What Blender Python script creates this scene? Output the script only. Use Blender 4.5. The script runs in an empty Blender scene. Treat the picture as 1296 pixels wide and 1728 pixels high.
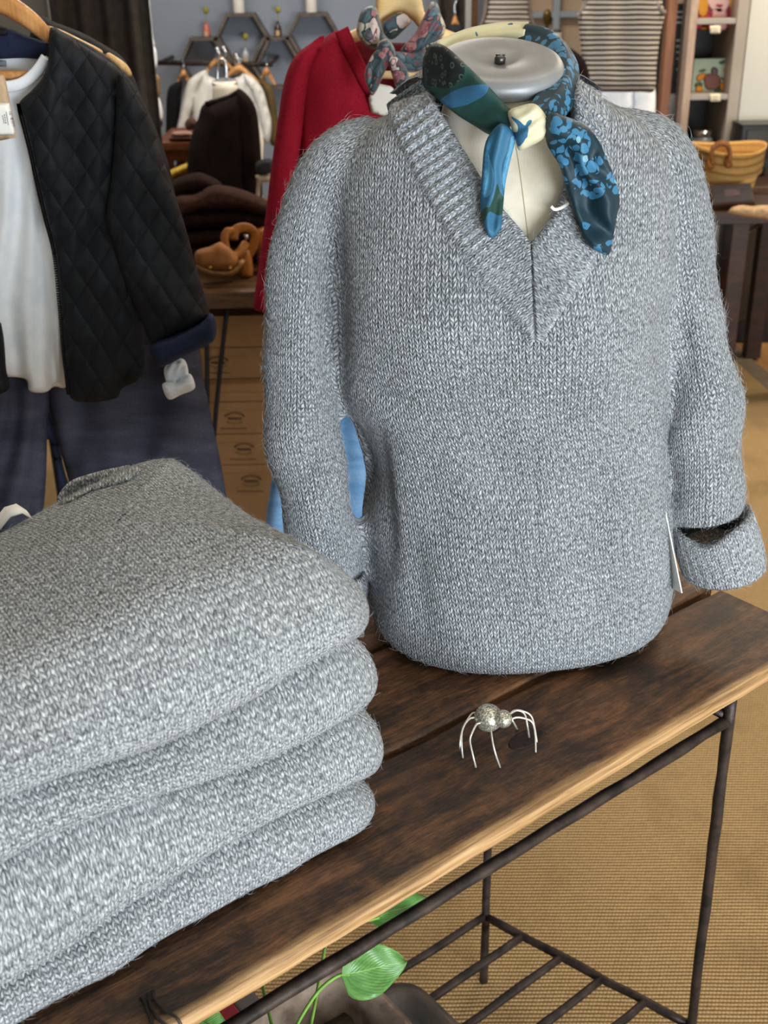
import bpy, bmesh, math, random
import numpy as np
from mathutils import Vector, Matrix, noise as mnoise
from mathutils.bvhtree import BVHTree
from mathutils.geometry import delaunay_2d_cdt

scene = bpy.context.scene
COL = scene.collection
random.seed(7)
RNG = np.random.default_rng(11)

# ------------------------------------------------------------------ camera
F, PITCH, ROLL, CX, CY, CH = 1940.0, math.radians(25.6), 0.018, 648.0, 864.0, 1.5
_dn = math.cos(PITCH) * np.array([math.sin(ROLL), math.cos(ROLL), 0]) + math.sin(PITCH) * np.array([0, 0, 1.0])
_up = -_dn
_fy = np.array([0, 0, 1.0]) - _up * _up[2]
_fy /= np.linalg.norm(_fy)
RM = np.stack([np.cross(_fy, _up), _fy, _up])          # camera frame (right, down, forward) -> world
EYE = np.array([0, 0, CH])
cam_data = bpy.data.cameras.new('camera')
cam = bpy.data.objects.new('camera', cam_data)
COL.objects.link(cam)
_r, _d, _f = RM[:, 0], RM[:, 1], RM[:, 2]
cam.matrix_world = Matrix(((_r[0], -_d[0], -_f[0], 0), (_r[1], -_d[1], -_f[1], 0), (_r[2], -_d[2], -_f[2], CH), (0, 0, 0, 1)))
cam_data.sensor_fit = 'VERTICAL'
cam_data.sensor_height = 36.0
cam_data.lens = F / 1728 * 36
cam_data.clip_start = 0.05
cam_data.dof.use_dof = True
cam_data.dof.focus_distance = 1.17
cam_data.dof.aperture_fstop = 10.0
scene.camera = cam

# ------------------------------------------------------------------ world, lights, exposure
scene.view_settings.view_transform = 'Standard'
scene.view_settings.look = 'None'
scene.view_settings.gamma = 1.0
scene.view_settings.use_curve_mapping = False
scene.view_settings.exposure = 0.0
scene.cycles.use_denoising = True
scene.cycles.max_bounces = 6
scene.cycles.adaptive_threshold = 0.02
world = bpy.data.worlds.new('overcast_sky')
scene.world = world
world.use_nodes = True
_bg = world.node_tree.nodes['Background']
_bg.inputs[0].default_value = (0.80, 0.90, 1.0, 1)
_bg.inputs[1].default_value = 1.0


def area(name, loc, target, sx, sy, power, color):
    ld = bpy.data.lights.new(name, 'AREA')
    ld.shape = 'RECTANGLE'
    ld.size, ld.size_y = sx, sy
    ld.energy = power
    ld.color = color
    o = bpy.data.objects.new(name, ld)
    o.location = loc
    o.rotation_euler = (Vector(target) - Vector(loc)).to_track_quat('-Z', 'Y').to_euler()
    COL.objects.link(o)
    return o


# daylight through the shop window behind the photographer
area('window_daylight', (1.75, -1.95, 0.80), (0.9, 3, 0.80), 2.3, 1.45, 195, (0.87, 0.945, 1.0))
# unseen warm overhead lights, added to brighten the shop interior
area('ceiling_fill_light', (0.2, 1.6, 2.85), (0.2, 1.6, 0), 2.0, 0.5, 12, (1.0, 0.84, 0.66))
area('ceiling_fill_light', (-0.6, 4.4, 2.85), (-0.6, 4.4, 0), 2.2, 0.6, 66, (1.0, 0.92, 0.84))
area('ceiling_fill_light', (2.0, 4.2, 2.85), (2.0, 4.2, 0), 1.2, 0.6, 46, (1.0, 0.84, 0.66))


# ------------------------------------------------------------------ geometry helpers
def ray(x, y):
    return RM @ np.array([(x - CX) / F, (y - CY) / F, 1.0])


def at(x, y, Y):
    """the point of the photograph at (x, y), standing Y metres in front of the camera"""
    d = ray(x, y)
    return EYE + d * (Y / d[1])


def onz(x, y, z):
    d = ray(x, y)
    return EYE + d * ((z - CH) / d[2])


def proj(w):
    c = RM.T @ (np.asarray(w, float) - EYE)
    return CX + F * c[0] / c[2], CY + F * c[1] / c[2]


def proj_many(V):
    c = (np.asarray(V, float) - EYE) @ RM
    return np.stack([CX + F * c[:, 0] / c[:, 2], CY + F * c[:, 1] / c[:, 2]], 1)


TH = math.radians(38.0)
D1 = np.array([math.cos(TH), math.sin(TH), 0.0])
D2 = np.array([-math.sin(TH), math.cos(TH), 0.0])


def tb(a1, a2, z):
    """table coordinates (along the table, across it, height) -> world"""
    return D1 * a1 + D2 * a2 + np.array([0, 0, z])


def link(name, me, mat, parent=None, smooth=True):
    o = bpy.data.objects.new(name, me)
    COL.objects.link(o)
    if mat is not None:
        for m in (mat if isinstance(mat, (list, tuple)) else [mat]):
            me.materials.append(m)
    if parent is not None:
        o.parent = parent
    if smooth and me.polygons:
        me.polygons.foreach_set('use_smooth', [True] * len(me.polygons))
    return o


def mesh(name, verts, faces, uvs=None):
    me = bpy.data.meshes.new(name)
    me.from_pydata([tuple(map(float, v)) for v in verts], [], [tuple(map(int, f)) for f in faces])
    if uvs is not None:
        l = me.uv_layers.new(name='UVMap')
        vi = np.empty(len(me.loops), int)
        me.loops.foreach_get('vertex_index', vi)
        l.data.foreach_set('uv', np.asarray(uvs, float)[vi].ravel())
    me.update()
    return me


def tag(o, label, cat, group=None, kind=None):
    o['label'] = label
    if cat:
        o['category'] = cat
    if group:
        o['group'] = group
    if kind:
        o['kind'] = kind
    return o


def empty(name, loc, label=None, cat=None, group=None):
    o = bpy.data.objects.new(name, None)
    o.empty_display_size = 0.05
    COL.objects.link(o)
    o.location = tuple(map(float, loc))
    bpy.context.view_layer.update() if False else None
    if label:
        tag(o, label, cat, group)
    return o


def child(o, root):
    """parent o (built in world coordinates) under root without moving it"""
    o.parent = root
    o.matrix_parent_inverse = Matrix.Translation(-Vector(root.location)) if root.type == 'EMPTY' and root.parent is None else Matrix.Identity(4)
    return o


def part(name, me, mat, root, smooth=True, label=None):
    o = link(name, me, mat, None, smooth)
    child(o, root)
    if label:
        o['label'] = label
    return o


def structure(o):
    o['kind'] = 'structure'
    return o


def box_me(name, lo, hi, bevel=0.0, M=None):
    bm = bmesh.new()
    bmesh.ops.create_cube(bm, size=1)
    lo, hi = np.array(lo, float), np.array(hi, float)
    for v in bm.verts:
        v.co = Vector(((lo + hi) / 2 + np.array(v.co) * (hi - lo)))
    if bevel:
        bmesh.ops.bevel(bm, geom=bm.edges[:], offset=bevel, segments=2, affect='EDGES', profile=0.6)
    if M is not None:
        bm.transform(M)
    me = bpy.data.meshes.new(name)
    bm.to_mesh(me)
    bm.free()
    return me


TABLE_M = Matrix(((D1[0], D2[0], 0, 0), (D1[1], D2[1], 0, 0), (0, 0, 1, 0), (0, 0, 0, 1)))


def catmull(pts, n, closed=False):
    P = np.asarray(pts, float)
    out = []
    m = len(P)
    segs = m if closed else m - 1
    for i in range(segs):
        if closed:
            p0, p1, p2, p3 = P[(i - 1) % m], P[i], P[(i + 1) % m], P[(i + 2) % m]
        else:
            p0, p1, p2, p3 = P[max(i - 1, 0)], P[i], P[i + 1], P[min(i + 2, m - 1)]
        for k in range(n):
            t = k / n
            out.append(0.5 * ((2 * p1) + (-p0 + p2) * t + (2 * p0 - 5 * p1 + 4 * p2 - p3) * t * t + (-p0 + 3 * p1 - 3 * p2 + p3) * t ** 3))
    if not closed:
        out.append(P[-1])
    return np.array(out)


def loft(name, rings, caps=True, uvscale=True):
    """closed rings (k x n x 3) -> skin with metric uv"""
    R = np.asarray(rings, float)
    k, n, _ = R.shape
    V = np.concatenate([R, R[:, :1]], 1)               # seam column doubled for the uv
    per = np.concatenate([np.zeros((k, 1)), np.cumsum(np.linalg.norm(np.diff(V, axis=1), axis=2), 1)], 1)
    u = per / np.maximum(per[:, -1:], 1e-9) * per[:, -1].mean()
    ln = np.concatenate([[0], np.cumsum(np.linalg.norm(np.diff(R.mean(1), axis=0), axis=1))])
    ln = np.maximum(ln, np.concatenate([[0], np.cumsum(np.linalg.norm(np.diff(R, axis=0), axis=2).mean(1))]))
    verts = R.reshape(-1, 3)
    faces, fuv = [], []
    for i in range(k - 1):
        for j in range(n):
            j2 = (j + 1) % n
            faces.append((i * n + j, i * n + j2, (i + 1) * n + j2, (i + 1) * n + j))
            fuv += [(u[i, j], ln[i]), (u[i, j + 1], ln[i]), (u[i + 1, j + 1], ln[i + 1]), (u[i + 1, j], ln[i + 1])]
    if caps:
        faces.append(tuple(range(n - 1, -1, -1)))
        fuv += [(u[0, j], 0) for j in range(n - 1, -1, -1)]
        faces.append(tuple((k - 1) * n + j for j in range(n)))
        fuv += [(u[-1, j], ln[-1]) for j in range(n)]
    me = bpy.data.meshes.new(name)
    me.from_pydata([tuple(v) for v in verts.tolist()], [], faces)
    l = me.uv_layers.new(name='UVMap')
    l.data.foreach_set('uv', np.array(fuv, float).ravel())
    me.update()
    bm = bmesh.new()
    bm.from_mesh(me)
    bmesh.ops.recalc_face_normals(bm, faces=bm.faces)
    bm.to_mesh(me)
    bm.free()
    return me


def tube(name, pts, rad, n=10, smooth_n=4, caps=True, flat=None):
    """round bar along a path; rad a number or one per point; flat = (axis, factor) squashes the section"""
    P = np.asarray(pts, float)
    r = np.full(len(P), float(rad)) if np.isscalar(rad) else np.asarray(rad, float)
    if smooth_n > 1 and len(P) > 2:
        Q = catmull(np.concatenate([P, r[:, None]], 1), smooth_n)
        P, r = Q[:, :3], Q[:, 3]
    T = np.gradient(P, axis=0)
    T /= np.linalg.norm(T, axis=1)[:, None]
    ref = np.array([0, 0, 1.0]) if abs(T[0, 2]) < 0.9 else np.array([1.0, 0, 0])
    rings = []
    N = ref - T[0] * (ref @ T[0])
    for p, t, rr in zip(P, T, r):
        N = N - t * (N @ t)
        N /= np.linalg.norm(N)
        B = np.cross(t, N)
        a = np.linspace(0, 2 * math.pi, n, endpoint=False)
        off = np.cos(a)[:, None] * N + np.sin(a)[:, None] * B
        if flat is not None:
            ax = np.asarray(flat[0], float)
            ax = ax / np.linalg.norm(ax)
            off = off - (off @ ax)[:, None] * ax * (1 - flat[1])
        rings.append(p + off * rr)
    return loft(name, rings, caps)


def lathe(name, prof, n=32, center=(0, 0, 0), M=None):
    rings = []
    a = np.linspace(0, 2 * math.pi, n, endpoint=False)
    for r, z in prof:
        rings.append(np.stack([np.cos(a) * max(r, 1e-4), np.sin(a) * max(r, 1e-4), np.full(n, z)], 1))
    R = np.array(rings)
    if M is not None:
        R = R @ np.array(M.to_3x3()).T
    return loft(name, R + np.asarray(center, float))


def joined(name, meshes):
    bm = bmesh.new()
    for m in meshes:
        bm.from_mesh(m)
        bpy.data.meshes.remove(m)
    me = bpy.data.meshes.new(name)
    bm.to_mesh(me)
    bm.free()
    return me


def seg_dist(P, L):
    """distance of points P to the closed polyline L"""
    A, B = L, np.roll(L, -1, 0)
    d = np.full(len(P), 1e9)
    for a, b in zip(A, B):
        ab = b - a
        q = ab @ ab
        t = np.clip(((P - a) @ ab) / max(q, 1e-9), 0, 1)
        d = np.minimum(d, np.hypot(*(P - a - t[:, None] * ab).T))
    return d


def inside(P, L):
    c = np.zeros(len(P), bool)
    A, B = L, np.roll(L, -1, 0)
    for a, b in zip(A, B):
        if a[1] == b[1]:
            continue
        k = ((a[1] > P[:, 1]) != (b[1] > P[:, 1])) & (P[:, 0] < (b[0] - a[0]) * (P[:, 1] - a[1]) / (b[1] - a[1]) + a[0])
        c ^= k
    return c


def resample(L, step, closed=True):
    P = np.concatenate([L, L[:1]], 0) if closed else L
    s = np.concatenate([[0], np.cumsum(np.hypot(*np.diff(P, axis=0).T))])
    n = max(8, int(s[-1] / step))
    t = np.linspace(0, s[-1], n, endpoint=not closed)
    return np.stack([np.interp(t, s, P[:, 0]), np.interp(t, s, P[:, 1])], 1)


def nz(x, y, z=0.0):
    return mnoise.noise(Vector((x, y, z)))


def puffed(name, outline, Y, thick, rim=None, step=8.0, disp=None, curve=True, back=1.0, backshift=0.0):
    """a soft body with the given outline at distance Y: front and back bulge apart by `thick`
    over `rim` (photo pixels); disp(x, y, d) pushes the front towards the viewer, in metres"""
    L = np.asarray(outline, float)
    if curve:
        L = catmull(L, 6, True)
    L = resample(L, step)
    Yf = Y if callable(Y) else (lambda x, y, _Y=Y: _Y + 0 * x)
    c = L.mean(0)
    Yc = float(np.mean(Yf(L[:, 0], L[:, 1])))
    mpp = np.linalg.norm(at(c[0], c[1], Yc) - at(c[0] + 1, c[1], Yc))
    if rim is None:
        rim = 3 * step
    x0, y0 = L.min(0)
    x1, y1 = L.max(0)
    gx, gy = np.meshgrid(np.arange(x0 + step / 2, x1, step), np.arange(y0 + step / 2, y1, step))
    gx = gx + (np.arange(gx.shape[0]) % 2)[:, None] * step / 2
    G = np.stack([gx.ravel(), gy.ravel()], 1)
    G = G[inside(G, L)]
    if len(G):
        G = G[seg_dist(G, L) > step * 0.55]
    P = np.concatenate([L, G], 0)
    nb = len(L)
    res = delaunay_2d_cdt([Vector(p) for p in P], [], [list(range(nb))], 1, 1e-5)
    Pv = np.array([tuple(v) for v in res[0]])
    tri = [tuple(f) for f in res[2]]
    d = seg_dist(Pv, L)
    d[d < 1e-3] = 0
    k = np.clip(d / rim, 0, 1)
    off = thick * np.sqrt(1 - (1 - k) ** 2)
    fr = off.copy()
    if disp is not None:
        fr = fr + np.array([disp(px, py, dd) for (px, py), dd in zip(Pv, d)]) * np.minimum(1, d / (1.2 * step))
    Yb = Yf(Pv[:, 0], Pv[:, 1])
    n = len(Pv)
    front = [at(x, y, Yy - o) for (x, y), Yy, o in zip(Pv, Yb, fr)]
    bidx = {}
    verts = list(front)
    for i in range(n):
        if d[i] == 0:
            bidx[i] = i
        else:
            bidx[i] = len(verts)
            verts.append(at(Pv[i, 0], Pv[i, 1], Yb[i] + off[i] * back + backshift))
    uv = [(x * mpp, -y * mpp) for x, y in Pv]
    uv = uv + [(Pv[i, 0] * mpp, -Pv[i, 1] * mpp) for i in range(n) if d[i] != 0]
    a = tri[0]
    pa, pb, pc = front[a[0]], front[a[1]], front[a[2]]
    flip = np.cross(pb - pa, pc - pa) @ (EYE - pa) < 0
    faces = []
    for t in tri:
        t = t[::-1] if flip else t
        faces.append(t)
        bt = tuple(bidx[i] for i in t[::-1])
        if set(bt) != set(t):
            faces.append(bt)
    return mesh(name, verts, faces, uv)


# ------------------------------------------------------------------ materials
def lin(c):
    if isinstance(c, str):
        c = [int(c[i:i + 2], 16) / 255 for i in (0, 2, 4)]
    return tuple((v / 12.92 if v <= 0.04045 else ((v + 0.055) / 1.055) ** 2.4) for v in c[:3]) + (1.0,)


class Mat:
    def __init__(s, name, rough=0.6, metal=0.0, spec=0.3):
        s.m = bpy.data.materials.new(name)
        s.m.use_nodes = True
        s.t = s.m.node_tree
        s.b = s.t.nodes['Principled BSDF']
        s.b.inputs['Roughness'].default_value = rough
        s.b.inputs['Metallic'].default_value = metal
        s.b.inputs['Specular IOR Level'].default_value = spec

    def n(s, typ, **kw):
        nd = s.t.nodes.new(typ)
        for k, v in kw.items():
            if hasattr(nd, k):
                setattr(nd, k, v)
            else:
                s.put(nd.inputs[k], v)
        return nd

    def put(s, sock, v):
        if isinstance(v, bpy.types.NodeSocket):
            s.t.links.new(v, sock)
        elif isinstance(v, bpy.types.Node):
            s.t.links.new(v.outputs[0], sock)
        else:
            sock.default_value = v

    def math(s, op, a, b=0.0, c=None, clamp=False):
        nd = s.t.nodes.new('ShaderNodeMath')
        nd.operation = op
        nd.use_clamp = clamp
        s.put(nd.inputs[0], a)
        s.put(nd.inputs[1], b)
        if c is not None:
            s.put(nd.inputs[2], c)
        return nd.outputs[0]

    def mix(s, f, a, b, mode='MIX'):
        nd = s.t.nodes.new('ShaderNodeMix')
        nd.data_type = 'RGBA'
        nd.blend_type = mode
        s.put(nd.inputs[0], f)
        s.put(nd.inputs[6], a)
        s.put(nd.inputs[7], b)
        return nd.outputs[2]

    def ramp(s, f, stops, interp='LINEAR'):
        nd = s.t.nodes.new('ShaderNodeValToRGB')
        s.put(nd.inputs[0], f)
        cr = nd.color_ramp
        cr.interpolation = interp
        while len(cr.elements) > 1:
            cr.elements.remove(cr.elements[-1])
        for i, (p, c) in enumerate(stops):
            e = cr.elements[0] if i == 0 else cr.elements.new(p)
            e.position = p
            e.color = lin(c) if (isinstance(c, str) or len(c) == 3) else c
        return nd.outputs[0]

    def coord(s, which='Object', scale=(1, 1, 1), rot=(0, 0, 0), loc=(0, 0, 0)):
        tc = s.t.nodes.new('ShaderNodeTexCoord')
        mp = s.t.nodes.new('ShaderNodeMapping')
        s.t.links.new(tc.outputs[which], mp.inputs[0])
        mp.inputs[1].default_value = loc
        mp.inputs[2].default_value = rot
        mp.inputs[3].default_value = scale
        return mp.outputs[0]

    def noise(s, vec, scale, detail=3.0, rough=0.55, dist=0.0):
        nd = s.n('ShaderNodeTexNoise', Scale=scale, Detail=detail, Roughness=rough, Distortion=dist)
        s.put(nd.inputs['Vector'], vec)
        return nd.outputs[0]

    def voro(s, vec, scale, feature='F1', out=0, rnd=1.0):
        nd = s.n('ShaderNodeTexVoronoi')
        nd.feature = feature
        nd.inputs['Scale'].default_value = scale
        nd.inputs['Randomness'].default_value = rnd
        s.put(nd.inputs['Vector'], vec)
        return nd.outputs[out]

    def color(s, v):
        s.put(s.b.inputs['Base Color'], v)
        return s

    def bump(s, h, strength=0.5, dist=0.002):
        nd = s.n('ShaderNodeBump', Strength=strength, Distance=dist)
        s.put(nd.inputs['Height'], h)
        s.t.links.new(nd.outputs[0], s.b.inputs['Normal'])
        return s

    def rough(s, v):
        s.put(s.b.inputs['Roughness'], v)
        return s


def plain(name, c, c2=None, rough=0.6, metal=0.0, scale=8.0, bump=0.0, bscale=200.0, spec=0.3, sheen=0.0, stretch=(1, 1, 1)):
    """an even material with a slight mottle between two colours and a fine grain"""
    M = Mat(name, rough, metal, spec)
    if c2 is None:
        M.color(lin(c))
    else:
        f = M.noise(M.coord('Object', stretch), scale, 4)
        M.color(M.ramp(f, [(0.35, c), (0.65, c2)]))
    if bump:
        M.bump(M.noise(M.coord('Object', stretch), bscale, 2), bump, 0.001)
    if sheen:
        M.b.inputs['Sheen Weight'].default_value = sheen
        M.b.inputs['Sheen Roughness'].default_value = 0.5
    return M.m


def knit(name, dark, mid, light, cw=0.0066, ch=0.0050, bump=0.9, slope=0.8, rib=0.0, sheen=0.25, flecks=1.0):
    """stocking stitch on a metric uv map: two slanted legs per stitch, marled yarn"""
    M = Mat(name, 0.9, 0, 0.12)
    uv = M.coord('UV')
    wob = M.n('ShaderNodeTexNoise', Scale=90.0, Detail=2.0)
    M.put(wob.inputs['Vector'], uv)
    dv = M.n('ShaderNodeVectorMath', operation='MULTIPLY_ADD')
    M.put(dv.inputs[0], wob.outputs['Color'])
    dv.inputs[1].default_value = (0.0036, 0.0042, 0)
    M.put(dv.inputs[2], uv)
    sp = M.n('ShaderNodeSeparateXYZ')
    M.put(sp.inputs[0], dv.outputs[0])
    u, v = sp.outputs[0], sp.outputs[1]
    cu = M.math('DIVIDE', u, cw)
    fu = M.math('FRACT', cu)
    s = M.math('ABSOLUTE', M.math('MULTIPLY_ADD', fu, 2.0, -1.0))          # 0 mid column, 1 at its border
    vv = M.math('ADD', M.math('DIVIDE', v, ch), M.math('MULTIPLY', s, -slope))
    fv = M.math('FRACT', vv)
    leg = M.math('SINE', M.math('MULTIPLY', fv, math.pi))
    q = M.math('MULTIPLY_ADD', s, 2.0, -1.0)
    across = M.math('SUBTRACT', 1.0, M.math('MULTIPLY', q, q))
    h = M.math('MULTIPLY', M.math('POWER', leg, 0.6), M.math('POWER', M.math('MAXIMUM', across, 0.0), 0.5))
    # yarn fibres: noise stretched along the legs
    cv = M.n('ShaderNodeCombineXYZ')
    M.put(cv.inputs[0], M.math('MULTIPLY', u, 620.0))
    M.put(cv.inputs[1], M.math('MULTIPLY', vv, 0.95))
    fib = M.noise(cv.outputs[0], 1.0, 3, 0.6)
    big = M.noise(uv, 210.0, 3, 0.65)
    mid_n = M.noise(uv, 16.0, 2, 0.5)
    f = M.math('ADD', M.math('MULTIPLY', fib, 1.05 * flecks), M.math('MULTIPLY', big, 0.95 * flecks))
    f = M.math('ADD', f, M.math('MULTIPLY', mid_n, 0.15))
    f = M.math('ADD', f, M.math('MULTIPLY', h, 0.20))
    f = M.math('SUBTRACT', f, 0.72 + 1.0 * (flecks - 1))
    M.color(M.ramp(f, [(0.22, dark), (0.45, mid), (0.74, light)]))
    groove = M.math('POWER', s, 6.0)
    hh = M.math('SUBTRACT', M.math('ADD', h, M.math('MULTIPLY', fib, 0.5)), M.math('MULTIPLY', groove, 0.35))
    M.bump(hh, bump, 0.0022)
    M.b.inputs['Sheen Weight'].default_value = sheen
    M.b.inputs['Sheen Roughness'].default_value = 0.6
    return M.m


def wood(name, dark, mid, light, along=(1, 14, 14), scale=3.0, rough=0.55, bump=0.25, spec=0.3, coord='Object', rot=(0, 0, 0)):
    M = Mat(name, rough, 0, spec)
    v = M.coord(coord, along, rot)
    a = M.noise(v, scale, 6, 0.62, 0.6)
    b = M.noise(v, scale * 7, 3, 0.6)
    f = M.math('ADD', M.math('MULTIPLY', a, 0.72), M.math('MULTIPLY', b, 0.28))
    M.color(M.ramp(f, [(0.33, dark), (0.5, mid), (0.68, light)]))
    M.bump(f, bump, 0.002)
    return M.m

# ------------------------------------------------------------------ shared materials
M_GREY = knit('grey_marl_knit', '54585e', '8a8f95', 'c9ced3', sheen=0.1)
M_GREY_STACK = knit('grey_marl_knit_folded', '54575b', '8a8e92', 'c8cccf', cw=0.0062, ch=0.0046, bump=0.7, slope=0.6, sheen=0.1)
M_RIB = knit('grey_marl_rib', '565a60', '8a8f95', 'c6cbd0', cw=0.0060, ch=0.0052, bump=0.7, sheen=0.1)
M_FUZZ = plain('wool_fuzz', 'a8acb0', rough=0.95, spec=0.05)
M_IRON = plain('rusty_iron', '2a2624', '4a3f3b', rough=0.5, metal=0.55, scale=40, bump=0.5, bscale=180)
M_CHROME = plain('chrome', 'd5d7da', rough=0.15, metal=1.0)
M_PALEWOOD = wood('pale_hanger_wood', 'c79a62', 'dcb27a', 'ecc994', (14, 14, 1.5), 3, 0.4)
M_HANGER = wood('hanger_wood', 'a8703c', 'c58f58', 'dcab74', (14, 14, 1.5), 3, 0.4)
M_WHITE = plain('white_cotton', 'e9eef4', 'f5f8fb', rough=0.9, scale=30, bump=0.2, bscale=700)
M_PAPER = plain('white_card', 'f2f1ec', rough=0.7)
M_BLACK = plain('black_paint', '17171a', rough=0.5)

# ------------------------------------------------------------------ the room
def plane_me(name, pts, uv=None):
    return mesh(name, pts, [tuple(range(len(pts)))])


X0, X1, Y0, Y1, ZC = -2.6, 3.1, -2.0, 6.1, 2.9
floor_m = wood('worn_floor_boards', '6b4a2c', '9c7146', 'bb9160', (5, 0.7, 5), 2.2, 0.5, 0.15)
structure(tag(link('floor', box_me('floor', (X0, Y0, -0.08), (X1, Y1, 0)), floor_m, smooth=False), 'worn brown timber shop floor beyond the woven rug', None))
wall_m = plain('blue_grey_wall_paint', '7b828d', '868d98', rough=0.85, scale=1.5, bump=0.1, bscale=90)
white_wall_m = plain('cream_wall_paint', 'cfcdc2', 'd9d7cc', rough=0.8, scale=1.2)
structure(tag(link('wall_back', box_me('wall_back', (X0, Y1, 0), (X1, Y1 + 0.1, ZC)), wall_m, smooth=False), 'blue grey painted back wall behind the hexagon shelves', None))
structure(tag(link('wall_left', box_me('wall_left', (X0 - 0.1, Y0 - 0.1, 0), (X0, Y1 + 0.1, ZC)), wall_m, smooth=False), 'blue grey side wall on the left', None))
structure(tag(link('wall_right', box_me('wall_right', (X1, Y0 - 0.1, 0), (X1 + 0.1, Y1 + 0.1, ZC)), white_wall_m, smooth=False), 'cream side wall on the right', None))
structure(tag(link('ceiling', box_me('ceiling', (X0, Y0, ZC), (X1, Y1, ZC + 0.1)), white_wall_m, smooth=False), 'cream shop ceiling', None))
# the shop front behind the camera: wall pieces around the large window
WX0, WX1, WZ0, WZ1 = -0.2, 2.98, 0.06, 1.56
bmw = joined('wall_front', [box_me('a', (X0, Y0 - 0.1, 0), (WX0, Y0, ZC)), box_me('b', (WX1, Y0 - 0.1, 0), (X1, Y0, ZC)),
                            box_me('c', (WX0, Y0 - 0.1, WZ1), (WX1, Y0, ZC)), box_me('d', (WX0, Y0 - 0.1, 0), (WX1, Y0, WZ0))])
structure(tag(link('wall_front', bmw, white_wall_m, smooth=False), 'shop front wall around the display window', None))
fr = [box_me('a', (x - 0.03, Y0 - 0.09, WZ0), (x + 0.03, Y0 - 0.02, WZ1)) for x in (WX0 + 0.03, 1.4, WX1 - 0.03)]
fr += [box_me('a', (WX0, Y0 - 0.09, z - 0.03), (WX1, Y0 - 0.02, z + 0.03)) for z in (WZ0 + 0.03, WZ1 - 0.03)]
structure(tag(link('window_1', joined('window_1', fr), M_BLACK, smooth=False), 'dark framed display window of the shop front', None))

# woven jute rug
def rug_mat():
    M = Mat('ribbed_jute', 0.9, 0, 0.1)
    v = M.coord('Object', (1, 1, 1), (0, 0, math.radians(5)))
    wob = M.noise(v, 3.0, 2)
    sp = M.n('ShaderNodeSeparateXYZ')
    M.put(sp.inputs[0], v)
    y = M.math('ADD', sp.outputs[1], M.math('MULTIPLY', wob, 0.012))
    rib = M.math('ABSOLUTE', M.math('SINE', M.math('MULTIPLY', y, math.pi / 0.0076)))
    x = M.math('ADD', sp.outputs[0], M.math('MULTIPLY', M.math('FLOOR', M.math('DIVIDE', y, 0.0076)), 0.0033))
    warp = M.math('ABSOLUTE', M.math('SINE', M.math('MULTIPLY', x, math.pi / 0.0060)))
    f = M.math('ADD', M.math('MULTIPLY', rib, 0.62), M.math('MULTIPLY', warp, 0.22))
    f = M.math('ADD', f, M.math('MULTIPLY', M.noise(M.coord('Object', (1, 1, 1)), 140, 3), 0.34))
    f = M.math('SUBTRACT', f, 0.12)
    c = M.ramp(f, [(0.15, '5f4a2c'), (0.5, '9b7e54'), (0.85, 'c2a478')])
    stain = M.noise(v, 4.5, 5, 0.6)
    c = M.mix(M.math('MULTIPLY', M.ramp(stain, [(0.5, (0, 0, 0)), (0.72, (1, 1, 1))]), 0.42), c, lin('5f4a2e'))
    M.color(c)
    M.bump(f, 0.8, 0.004)
    return M.m


e1, e2 = onz(1240, 612, 0), onz(1296, 662, 0)
ed = (e1 - e2) / np.linalg.norm(e1 - e2)
far, near = e1 + ed * 1.2, e2 - ed * 6.0
across = np.array([-ed[1], ed[0], 0])
if across[0] > 0:
    across = -across
rp = [near, far, far + across * 3.4, near + across * 3.4]
bm = bmesh.new()
rv = [bm.verts.new(tuple(p + np.array([0, 0, 0.001]))) for p in rp]
bm.faces.new(rv)
r = bmesh.ops.extrude_face_region(bm, geom=bm.faces[:])
for v in r['geom']:
    if isinstance(v, bmesh.types.BMVert):
        v.co.z += 0.008
bmesh.ops.recalc_face_normals(bm, faces=bm.faces)
rug_me = bpy.data.meshes.new('rug')
bm.to_mesh(rug_me)
bm.free()
# its own frame, so that the ribs run across it
ang = math.atan2(across[1], across[0]) - math.pi
rug_me.transform(Matrix.Rotation(-ang, 4, 'Z'))
rug = link('rug', rug_me, rug_mat(), smooth=False)
rug.rotation_euler.z = ang
tag(rug, 'ribbed golden jute rug under the iron display table', 'rug')
# grey binding strip along the rug
strip = link('binding', box_me('binding', (0, 0, 0), (1, 1, 1)), plain('grey_rug_binding', '6e6253', '7d705f', rough=0.9, scale=12), smooth=False)
sv = []
for p in (near, far):
    for k in (0.0, -0.075):
        for z in (0.001, 0.0095):
            sv.append(p + across * k + np.array([0, 0, z]))
strip.data.clear_geometry()
strip.data.from_pydata([tuple(v) for v in sv], [], [(0, 1, 3, 2), (4, 6, 7, 5), (0, 4, 5, 1), (2, 3, 7, 6), (1, 5, 7, 3), (0, 2, 6, 4)])
strip.data.transform(Matrix.Rotation(-ang, 4, 'Z'))
strip.parent = rug
strip['label'] = 'flat grey brown binding strip along the rug edge'

# ------------------------------------------------------------------ iron table with plank top
ZT = 0.78
tbl = empty('display_table', tb(0.4, 0.78, 0), 'rustic dark plank display table on a rusty iron frame', 'table')


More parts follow.
